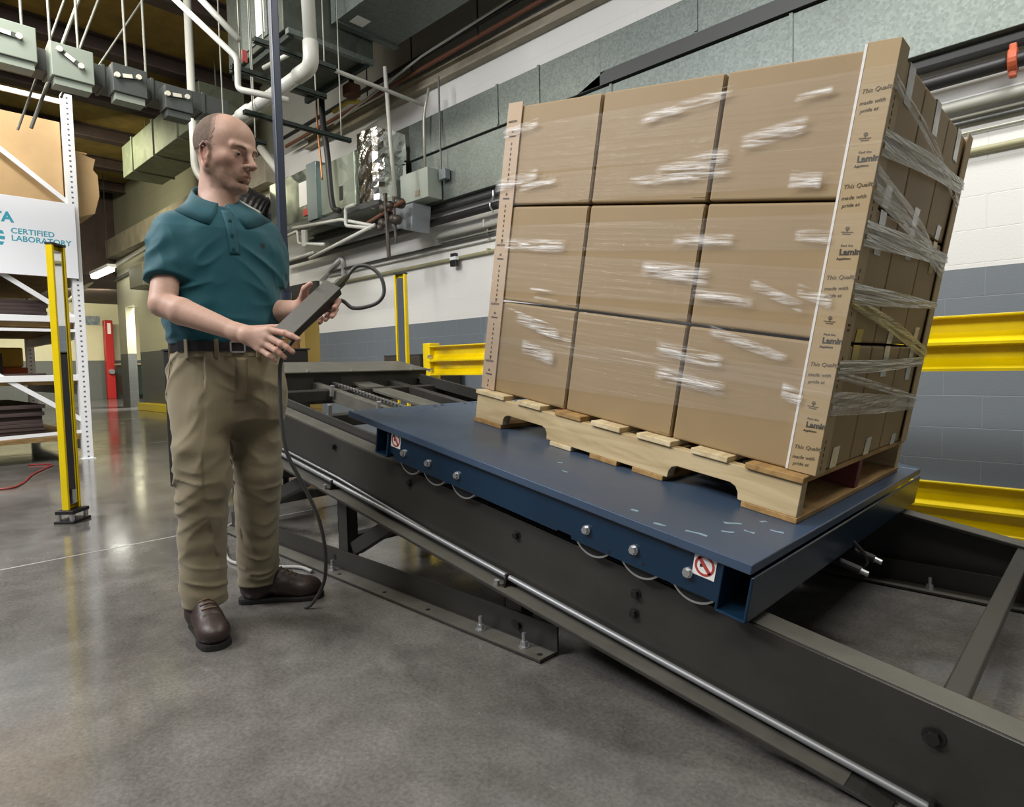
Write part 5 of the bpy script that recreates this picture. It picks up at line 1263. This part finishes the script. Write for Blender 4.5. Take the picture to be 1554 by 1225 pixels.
hn = vnoise(HV[:, 0]*220, HV[:, 1]*220, HV[:, 2]*220); edge = sstep(.004, -.020, (lambda q: q[:, 0]-(.026-.45*np.clip(q[:, 2]-.060, 0, 1)))(headc(HV)))
pigment(HAIR, blend(np.tile(V3(.40, .265, .205), (len(HV), 1)), (.105, .078, .058), np.clip(edge*(.78+.22*hn), 0, 1)))
M_EYE = mat('eye_white', (0.42, 0.37, 0.34), 0.3); M_IRIS = mat('iris', (0.020, 0.022, 0.020), 0.15)
for s in (1, -1):
    g = MB(MM); c = hw((.0787, .032*s, -.0012)); g.ball(c, .0130*HS, 18); o = keep(g.build('eye', M_EYE, MAN, smooth=True))
    MB(MM).ball(hw((.0872, .0322*s, -.0040)), .0064*HS, 12).build('iris', M_IRIS, o, smooth=True)
    g = MB(MM); pts = [hw(p) for p in ((.1005, .012*s, .0150), (.1005, .021*s, .0180), (.0965, .034*s, .0200), (.0845, .048*s, .0170))]
    g.tube(spline(pts, 5), [.0020+.0026*math.sin(math.pi*(i+1.5)/19) for i in range(16)], 6); g.build('eyebrow', mat('brow_hair', (0.20, 0.13, 0.088), 0.8), MAN, smooth=True)

# ---- polo shirt
SA = (Lsh-Rsh)*V3(1, 1, 0); SA /= np.linalg.norm(SA); SN = V3(SA[1], -SA[0], 0)          # across the shoulders, out of the chest
S_ = Field((-.23, -.34, .86), (.36, .26, 1.50), .0036)
def stack(X, Y, Z, zs, aa, bb, cx, cy, m=2.35):
    z = np.clip(Z, zs[0], zs[-1]); a = np.interp(z, zs, aa); b = np.interp(z, zs, bb); x = X-np.interp(z, zs, cx); y = Y-np.interp(z, zs, cy)
    s = np.abs(x*SA[0]+y*SA[1])/a; n = np.abs(x*SN[0]+y*SN[1])/b
    return ((s**m+n**m)**(1/m)-1)*np.minimum(a, b)*.9
zs = [.86, .925, .96, 1.02, 1.10, 1.18, 1.26, 1.32, 1.36, 1.395, 1.425, 1.455]
aa = [.172, .174, .180, .180, .176, .178, .184, .178, .152, .116, .088, .070]
bb = [.126, .128, .136, .136, .130, .126, .120, .112, .100, .086, .074, .066]
cx = [.052, .053, .054, .055, .055, .053, .050, .046, .042, .036, .030, .026]; cy = [-.028, -.028, -.030, -.031, -.029, -.026, -.022, -.020, -.014, -.004, .002, .004]
S_.put(lambda X, Y, Z: stack(X, Y, Z, zs, aa, bb, cx, cy), (-.2, -.3, .86), (.33, .22, 1.47))
for sh, el in ((Rsh, Relb), (Lsh, Lelb)):
    e2 = sh+(el-sh)*.66
    S_.capsule(sh+V3(0, 0, -.002), e2, .0570, .0575, .04)
    ax = (el-sh)/np.linalg.norm(el-sh); hem = sh+(el-sh)*.70
    def cut(X, Y, Z, ax=ax, hem=hem): return np.maximum(-((X-hem[0])*ax[0]+(Y-hem[1])*ax[1]+(Z-hem[2])*ax[2]), np.sqrt((X-hem[0]-.04*ax[0])**2+(Y-hem[1]-.04*ax[1])**2+(Z-hem[2]-.04*ax[2])**2)-.105)
    # trim the rounded sleeve end to a straight hem, only around the arm outside the torso
    def trim(X, Y, Z, cut=cut): return np.maximum(cut(X, Y, Z), -(stack(X, Y, Z, zs, aa, bb, cx, cy)+.000))
    S_.put(trim, hem-.13, hem+.13, 0.004, 'sub')
X, Y, Z = S_.ax[0][:, None, None], S_.ax[1][None, :, None], S_.ax[2][None, None, :]
sx = X*SA[0]+Y*SA[1]-(.05*SA[0]-.026*SA[1]); sn = X*SN[0]+Y*SN[1]
# drape: fans of folds from each armpit, soft blousing over the belt, long creases down the sleeves
ridge = lambda n: (1-np.abs(2*n-1))**1.5
def rot2(a, b, t): return a*math.cos(t)+b*math.sin(t), -a*math.sin(t)+b*math.cos(t)
p1, p2 = rot2(sx, Z-1.2, .55); f1 = ridge(vnoise(p1*6+3, sn*5+20, p2*26+7+vnoise(sx*9, sn*9, Z*9)*1.2))
p3, p4_ = rot2(sx, Z-1.2, -.75); f2 = ridge(vnoise(p3*6+13, sn*5+2, p4_*24+9+vnoise(sx*8+5, sn*8, Z*8)*1.2))
f3_ = ridge(vnoise(sx*34+5+Z*10, sn*20+3, Z*6+2))
wL = sstep(.02, -.12, sx); wR = sstep(-.02, .12, sx); mid = sstep(.90, .96, Z)*sstep(1.40, 1.28, Z)
low = sstep(1.14, .98, Z)
disp = -.0100*(f1*wL+f2*wR)*mid*sstep(.95, 1.06, Z) - .007*low*sstep(.95, .98, Z)*ridge(vnoise(sx*12+3, sn*12, Z*26+vnoise(sx*6, sn*6, Z*6)*2)) - .006*f3_*sstep(.12, .17, np.abs(sx))*sstep(1.34, 1.27, Z)*sstep(1.12, 1.2, Z)
S_.d += (disp+.0035).astype(np.float32)
neckcut = lambda X, Y, Z: np.maximum(np.sqrt((X-NECK[0]-.012)**2+(Y-NECK[1]+.012)**2)-.063, 1.30-Z)
S_.put(neckcut, V3(-.06, -.09, 1.38), V3(.12, .1, 1.52), .004, 'sub')
S_.put(lambda X, Y, Z: 1.428-.30*((X-NECK[0])*SN[0]+(Y-NECK[1])*SN[1])-Z, V3(-.12, -.15, 1.38), V3(.18, .16, 1.52), .003, 'sub')
S_.put(lambda X, Y, Z: Z-.948+0*X+0*Y, V3(-.24, -.3, .85), V3(.34, .24, .95), .002, 'sub')
SV, SF = S_.mesh()
def cloth(name, c, rough, wv=900, bump=.25, var=.12):
    m = mat(name, c, rough, noise=var, nscale=7, bump=bump, bscale=wv, spec=.25)
    m.node_tree.nodes['Principled BSDF'].inputs['Sheen Weight'].default_value = .15; m.node_tree.nodes['Principled BSDF'].inputs['Sheen Roughness'].default_value = .5
    return m
M_POLO = cloth('teal_polo', (0.005, 0.082, 0.110), .62)
SHIRT = np_mesh('polo_shirt', relax(SV, SF, 2), SF, M_POLO, MAN)
# collar: stand and folded leaf around the neck, open at the front
def collar():
    rings = []; n = 48; NC = NECK+V3(.008, -.006, 0)
    D = lambda t: SN*math.cos(t)+SA*math.sin(t)
    for i in range(n+1):
        f = i/n; th = math.radians(9+342*f); tl = math.radians(23+314*f); fr = (1+math.cos(th))/2; fr2 = fr**7
        dv, dl = D(th), D(tl); dm = dv*.6+dl*.4; dm /= np.linalg.norm(dm); zt = 1.500-.090*fr; ze = zt-.050-.036*fr2; r0 = .0645+.0075*fr; c0 = V3(NC[0], NC[1], 0)
        p = S_.hit(V3(NC[0], NC[1], ze)+dl*.22, -dl, .22); re = max(r0+.013, float((p-NC)[:2]@dl[:2])+.004); rm = r0*.5+re*.5
        prof = [(dv, r0, zt-.050), (dv, r0-.001, zt-.003), (dv, r0+.002, zt+.0015), (dv, r0+.006, zt-.001), (dm, rm+.003, (zt+ze)/2+.002), (dl, re, ze), (dl, re-.002, ze-.0004), (dm, rm, (zt+ze)/2-.001), (dv, r0+.004, zt-.008), (dv, r0+.002, zt-.05)]
        rings.append([c0+q*r+V3(0, 0, z) for q, r, z in prof])
    g = MB(MM); g.loft(rings); return g.build('collar', M_POLO, SHIRT, smooth=True)
collar()
def strip_on(field, p0, p1, dirn, w, th, n=14, side=None):
    """thin strip lying on a cloth surface between two points"""
    p0, p1 = np.array(p0), np.array(p1); side = np.cross(dirn, p1-p0) if side is None else side; side = side/np.linalg.norm(side); R = []
    for i in range(n+1):
        c = p0+(p1-p0)*i/n; row = []
        for o in (-w/2, 0, w/2): row.append(field.hit(c+side*o-np.array(dirn)*.16, dirn))
        dn = np.array(dirn)/np.linalg.norm(dirn); R.append([row[0]+dn*.003, row[0]-dn*th, row[1]-dn*th, row[2]-dn*th, row[2]+dn*.003])
    return MB(MM).loft(R)
def chest(z, s=0.0): return V3(.048, -.022, 0)+SA*s+SN*.05+V3(0, 0, z)
strip_on(S_, chest(1.385, .004), chest(1.235, .012), -SN, .030, .0022).build('placket', M_POLO, SHIRT, smooth=True)
M_BUTTON = mat('button', (0.010, 0.055, 0.068), .3)
for z in (1.345, 1.295, 1.25):
    p = S_.hit(chest(z, .008)+SN*.12, -SN); MB(MM).cyl(p+SN*.001, p+SN*.0042, .0058, 14).build('button', M_BUTTON, SHIRT)
p = S_.hit(chest(1.275, .105)+SN*.12, -SN); MB(MM).cyl(p+SN*.000, p+SN*.0016, .0085, 10).build('chest_emblem', mat('emblem_thread', (0.02, 0.03, 0.03), .7), SHIRT)

# ---- trousers
T_ = Field((-.22, -.32, .045), (.34, .30, 1.0), .0040)
zt = [.66, .74, .82, .88, .93, .965]
T_.put(lambda X, Y, Z: np.maximum(stack(X, Y, Z, zt, [.162, .170, .172, .171, .172, .174], [.106, .124, .130, .130, .129, .128], [.056, .058, .058, .056, .055, .054], [-.026, -.028, -.028, -.028, -.028, -.028]), .69-Z), (-.2, -.25, .66), (.32, .2, .99))
T_.chain([Rhip+V3(.0, 0, -.05), Rkn+V3(0, 0, .10), Rkn, V3(-.012, -.128, .30), V3(-.022, -.118, .05)], [.100, .084, .078, .074, .070], .008, .05)
T_.chain([Lhip+V3(.0, 0, -.05), Lkn+V3(0, 0, .10), Lkn, V3(.083, .090, .30), V3(.066, .118, .05)], [.100, .084, .078, .074, .070], .008, .05)
X, Y, Z = T_.ax[0][:, None, None], T_.ax[1][None, :, None], T_.ax[2][None, None, :]
wob = vnoise(X*7, Y*7, Z*7)
t1, t2 = rot2(X, Z, .7); t3, t4 = rot2(X, Z, -.6)
g1 = ridge(vnoise(t1*7+2, Y*7+5, t2*22+wob*2)); g2 = ridge(vnoise(t3*7+8, Y*7+1, t4*20+wob*2)); g3 = ridge(vnoise(X*8+4, Y*8, Z*34+wob*3+X*8)); g4 = ridge(vnoise(X*26+2+wob, Y*26, Z*4+9))
kn = np.exp(-((Z-.50)/.11)**2); hem_ = sstep(.30, .14, Z); up_ = sstep(.62, .80, Z)*sstep(.97, .9, Z)
disp = -.012*g3*np.maximum(hem_*.9, kn*.5) - .0125*(g1*(X < .05)+g2*(X >= .05))*np.clip(1-hem_, 0, 1)*(.60+.40*kn) - .004*g4*up_
T_.d += (disp+.0065).astype(np.float32)
T_.put(lambda X, Y, Z: Z-.078-.010*np.clip((.02-Y)*8, -1, 1)+0*X+0*Y, (-.22, -.32, .0), (.34, .30, .10), .004, 'sub'); T_.put(lambda X, Y, Z: .952-Z+0*X+0*Y, (-.22, -.3, .94), (.34, .26, 1.0), .003, 'sub')
TV, TF = T_.mesh()
M_KHAKI = cloth('khaki', (0.235, 0.200, 0.128), .82, 1200, .2, .10)
TROU = np_mesh('trousers', relax(TV, TF, 2), TF, M_KHAKI, MAN)
cen = V3(.053, -.028, 0)
def ring_at(z, r_add, n=48):
    out = []
    for i in range(n):
        a = 2*math.pi*i/n; dv = SA*math.sin(a)+SN*math.cos(a); p = T_.hit(cen+dv*.30+V3(0, 0, z), -dv); out.append(p+dv*r_add)
    return out
def belt_like(z0, z1, add, name, m, par):
    a = ring_at(.935, add); A = [V3(p[0], p[1], z0) for p in a]; Bq = [V3(p[0], p[1], z1) for p in a]; Ci = [V3(*(cen[:2]+(p[:2]-cen[:2])*.96), z1) for p in a]; Di = [V3(*(cen[:2]+(p[:2]-cen[:2])*.96), z0) for p in a]
    return MB(MM).loft([A, Bq, Ci, Di, A], caps=False).build(name, m, par, smooth=False)
WB_ = belt_like(.905, .944, .0012, 'waistband', M_KHAKI, TROU)
M_LEATHER = mat('black_leather', (0.012, 0.011, 0.011), .4, bump=.1, bscale=200)
BELT = keep(belt_like(.922, .955, .0045, 'belt', M_LEATHER, MAN))
pb = T_.hit(cen+SN*.3+V3(0, 0, .935), -SN)+SN*.006
g = MB(basis(MM @ Vector(pb), MM.to_3x3() @ Vector(SA), (0, 0, 1))); g.box(-.024, .024, -.019, -.014, -.002, .003); g.box(-.024, .024, .014, .019, -.002, .003); g.box(-.024, -.019, -.019, .019, -.002, .003); g.box(.019, .024, -.019, .019, -.002, .003); g.build('buckle', M_STEEL, BELT)
for a in (-1.9, -1.0, -.45, .45, 1.0):
    dv = SA*math.sin(a)+SN*math.cos(a); p = T_.hit(cen+dv*.3+V3(0, 0, .935), -dv)+dv*.006; sd = SA*math.cos(a)-SN*math.sin(a)
    g = MB(basis(MM @ Vector(p), MM.to_3x3() @ Vector(sd), (0, 0, 1))); g.box(-.006, .006, -.034, .026, -.004, .002); g.build('belt_loop', M_KHAKI, TROU)
strip_on(T_, V3(*(cen[:2]+SN[:2]*.1+SA[:2]*.012), .90), V3(*(cen[:2]+SN[:2]*.1+SA[:2]*.006), .76), -SN, .034, .0018).build('fly', M_KHAKI, TROU, smooth=True)
def seam(pts, dirn, name, par, r=.0016):
    P = [T_.hit(np.array(p)-np.array(dirn)*.25, dirn) for p in pts]; MB(MM).tube(spline(P, 4), r, 6).build(name, M_KHAKI, par, smooth=True)
vcam = V3(.15, 1, 0)/np.linalg.norm(V3(.15, 1, 0))
seam([V3(-.062, -.1, .90), V3(-.070, -.1, .84), V3(-.088, -.1, .785)], vcam, 'pocket_seam', TROU)

# ---- boots
M_BOOT = mat('brown_leather', (0.036, 0.022, 0.018), .48, noise=.3, nscale=14, bump=.15, bscale=60); M_SOLE = mat('boot_sole', (0.013, 0.012, 0.012), .6); M_LACE = mat('lace', (0.13, 0.085, 0.05), .8)
def boot(heel, toe, an, name_i):
    heel, toe = np.array(heel, float), np.array(toe, float); fx = toe-heel; Lb = np.linalg.norm(fx); fx /= Lb; fy = V3(-fx[1], fx[0], 0)
    W = lambda a, b, z: heel+fx*a*Lb+fy*b+V3(0, 0, z)
    F = Field(np.minimum(heel, toe)-V3(.09, .09, .0), np.maximum(heel, toe)+V3(.09, .09, .19), .0036)
    Rm = np.stack([fx, fy, V3(0, 0, 1)], 1)
    FF = lambda p: (p, Rm, 1.0)
    F.ell((0, 0, 0), (.066, .050, .042), .02, 'add', FF(W(.77, 0, .042))); F.ell((0, 0, 0), (.062, .046, .046), .03, 'add', FF(W(.52, 0, .062))); F.ell((0, 0, 0), (.052, .039, .052), .03, 'add', FF(W(.18, 0, .058)))
    F.capsule(W(.22, 0, .06), an+V3(0, 0, .07), .047, .049, .03); F.ell((0, 0, 0), (.045, .030, .026), .02, 'add', FF(W(.42, 0, .098)))
    F.put(lambda X, Y, Z: Z-.017+0*X+0*Y, np.minimum(heel, toe)-.1, np.maximum(heel, toe)+V3(.1, .1, .03), .003, 'sub')
    F.capsule(W(.72, -.07, .080), W(.70, 0, .094), .0028, .0028, .004, 'sub'); F.capsule(W(.72, .07, .080), W(.70, 0, .094), .0028, .0028, .004, 'sub')
    F.ell((0, 0, 0), (.030, .022, .020), .012, 'add', FF(W(.36, 0, .125)))
    v, f = F.mesh(); o = np_mesh('boot', relax(v, f, 2), f, M_BOOT, MAN)
    pr = []
    for i in range(40):
        a = 2*math.pi*i/40; x = .5+.5*math.cos(a); wdt = np.interp(x, [0, .12, .3, .5, .75, .92, 1], [.028, .038, .036, .038, .052, .044, .02]); pr.append((x, math.sin(a)*wdt/max(.35, abs(math.sin(a))) if abs(math.sin(a)) > .02 else 0))
    rings = [[W(-.02+1.04*x*1.0, y*sc, z) for x, y in pr] for z, sc in ((.0, .92), (.003, .97), (.013, .99), (.019, .95))]
    MB(MM).loft(rings).build('sole', M_SOLE, o)
    for k in range(4):
        a = .42+.065*k
        MB(MM).tube(spline([F.hit(W(a, -.022, .25), (0, 0, -1))+V3(0, 0, .001), F.hit(W(a+.02, 0, .25), (0, 0, -1))+V3(0, 0, .002), F.hit(W(a, .022, .25), (0, 0, -1))+V3(0, 0, .001)], 4), .0034, 6).build('lace', M_LACE, o, smooth=True)
boot((-.066, -.078, 0), (.104, -.290, 0), Ran, 0); boot((.000, .108, 0), (.290, .158, 0), Lan, 1)

# ---- hand held controller and its cable
CA, CB = V3(.348, -.307, .970), V3(.474, -.207, 1.121)
e1 = (CB-CA)/np.linalg.norm(CB-CA); n0 = V3(0, -1, 0)-(-e1[1])*e1; n0 /= np.linalg.norm(n0); s0 = np.cross(e1, n0)
an_ = math.radians(20); nn_ = math.cos(an_)*n0-math.sin(an_)*s0; ss_ = np.cross(e1, nn_)
MC = MM @ basis(Vector((CA+CB)/2), Vector(e1), Vector(-ss_))            # x along the box, y across the face, z = e1 x (-s) = out of the face
if (MC.to_3x3() @ Vector((0, 0, 1))).dot(MM.to_3x3() @ Vector(nn_)) < 0: MC = MM @ basis(Vector((CA+CB)/2), Vector(e1), Vector(ss_))
ct = thing('pendant_controller', 'long dark grey hand held controller with a cable, gripped by the man', 'controller', M=MC)
M_CTL = mat('controller_grey', (0.075, 0.073, 0.062), .45, noise=.1, nscale=30, bump=.1, bscale=400); M_CTLD = mat('controller_edge', (0.030, 0.029, 0.025), .5)
hl_ = np.linalg.norm(CB-CA)/2
MB(MC).box(-hl_, hl_, -.030, .030, -.030, -.004).build('housing', M_CTLD, ct, bevel=.003); MB(MC).box(-hl_-.002, hl_+.002, -.031, .031, -.004, .0).build('cover', M_CTL, ct, bevel=.002)
for a in (-.06, .0, .06): MB(MC).cyl((a, 0, -.030), (a, 0, -.038), .010, 14).build('push_button', mat('button_green', (.02, .12, .04), .4) if a < 0 else M_RED, ct)
M_GLAND = mat('gland_olive', (0.055, 0.055, 0.035), .4, .3)
MB(MC).cyl((hl_, -.004, -.017), (hl_+.030, -.004, -.017), .0150, 8).build('gland_nut', M_GLAND, ct); MB(MC).cyl((hl_+.030, -.004, -.017), (hl_+.060, -.004, -.017), .0115, 14, .0085).build('strain_relief', M_GLAND, ct)
cab = [np.array((MM.inverted() @ (MC @ Vector((hl_+.055, -.004, -.017)))))]+[V3(*p) for p in ((.538, -.158, 1.180), (.579, -.160, 1.178), (.614, -.166, 1.147), (.625, -.169, 1.099), (.606, -.171, 1.066), (.566, -.168, 1.051), (.520, -.158, 1.050), (.478, -.158, 1.074), (.420, -.196, 1.022), (.365, -.240, .958), (.330, -.268, .895), (.319, -.268, .830), (.317, -.263, .700), (.326, -.249, .596), (.360, -.205, .484), (.388, -.162, .367), (.385, -.100, .240), (.352, -.020, .115), (.300, .020, .030), (.273, .030, .008), (.262, .034, .007))]
M_GCABLE = mat('grey_cable', (0.055, 0.058, 0.056), .5)
MB(MM).tube(spline(cab, 8), .0062, 10).build('cable', M_GCABLE, ct, smooth=True)
solo(tb(spline([(-3.565, 1.42, .009), (-3.40, 1.30, .009), (-3.10, 1.19, .009), (-2.85, 1.117, .009), (-2.69, 1.16, .009), (-2.60, 1.22, .009), (-2.52, 1.28, .009), (-2.43, 1.285, .009)], 8), .0075, 8), 'floor_cable', mat('pale_cable', (0.33, 0.33, 0.31), .5), 'pale grey cable curling over the floor behind the boots of the man', 'cable', smooth=True)
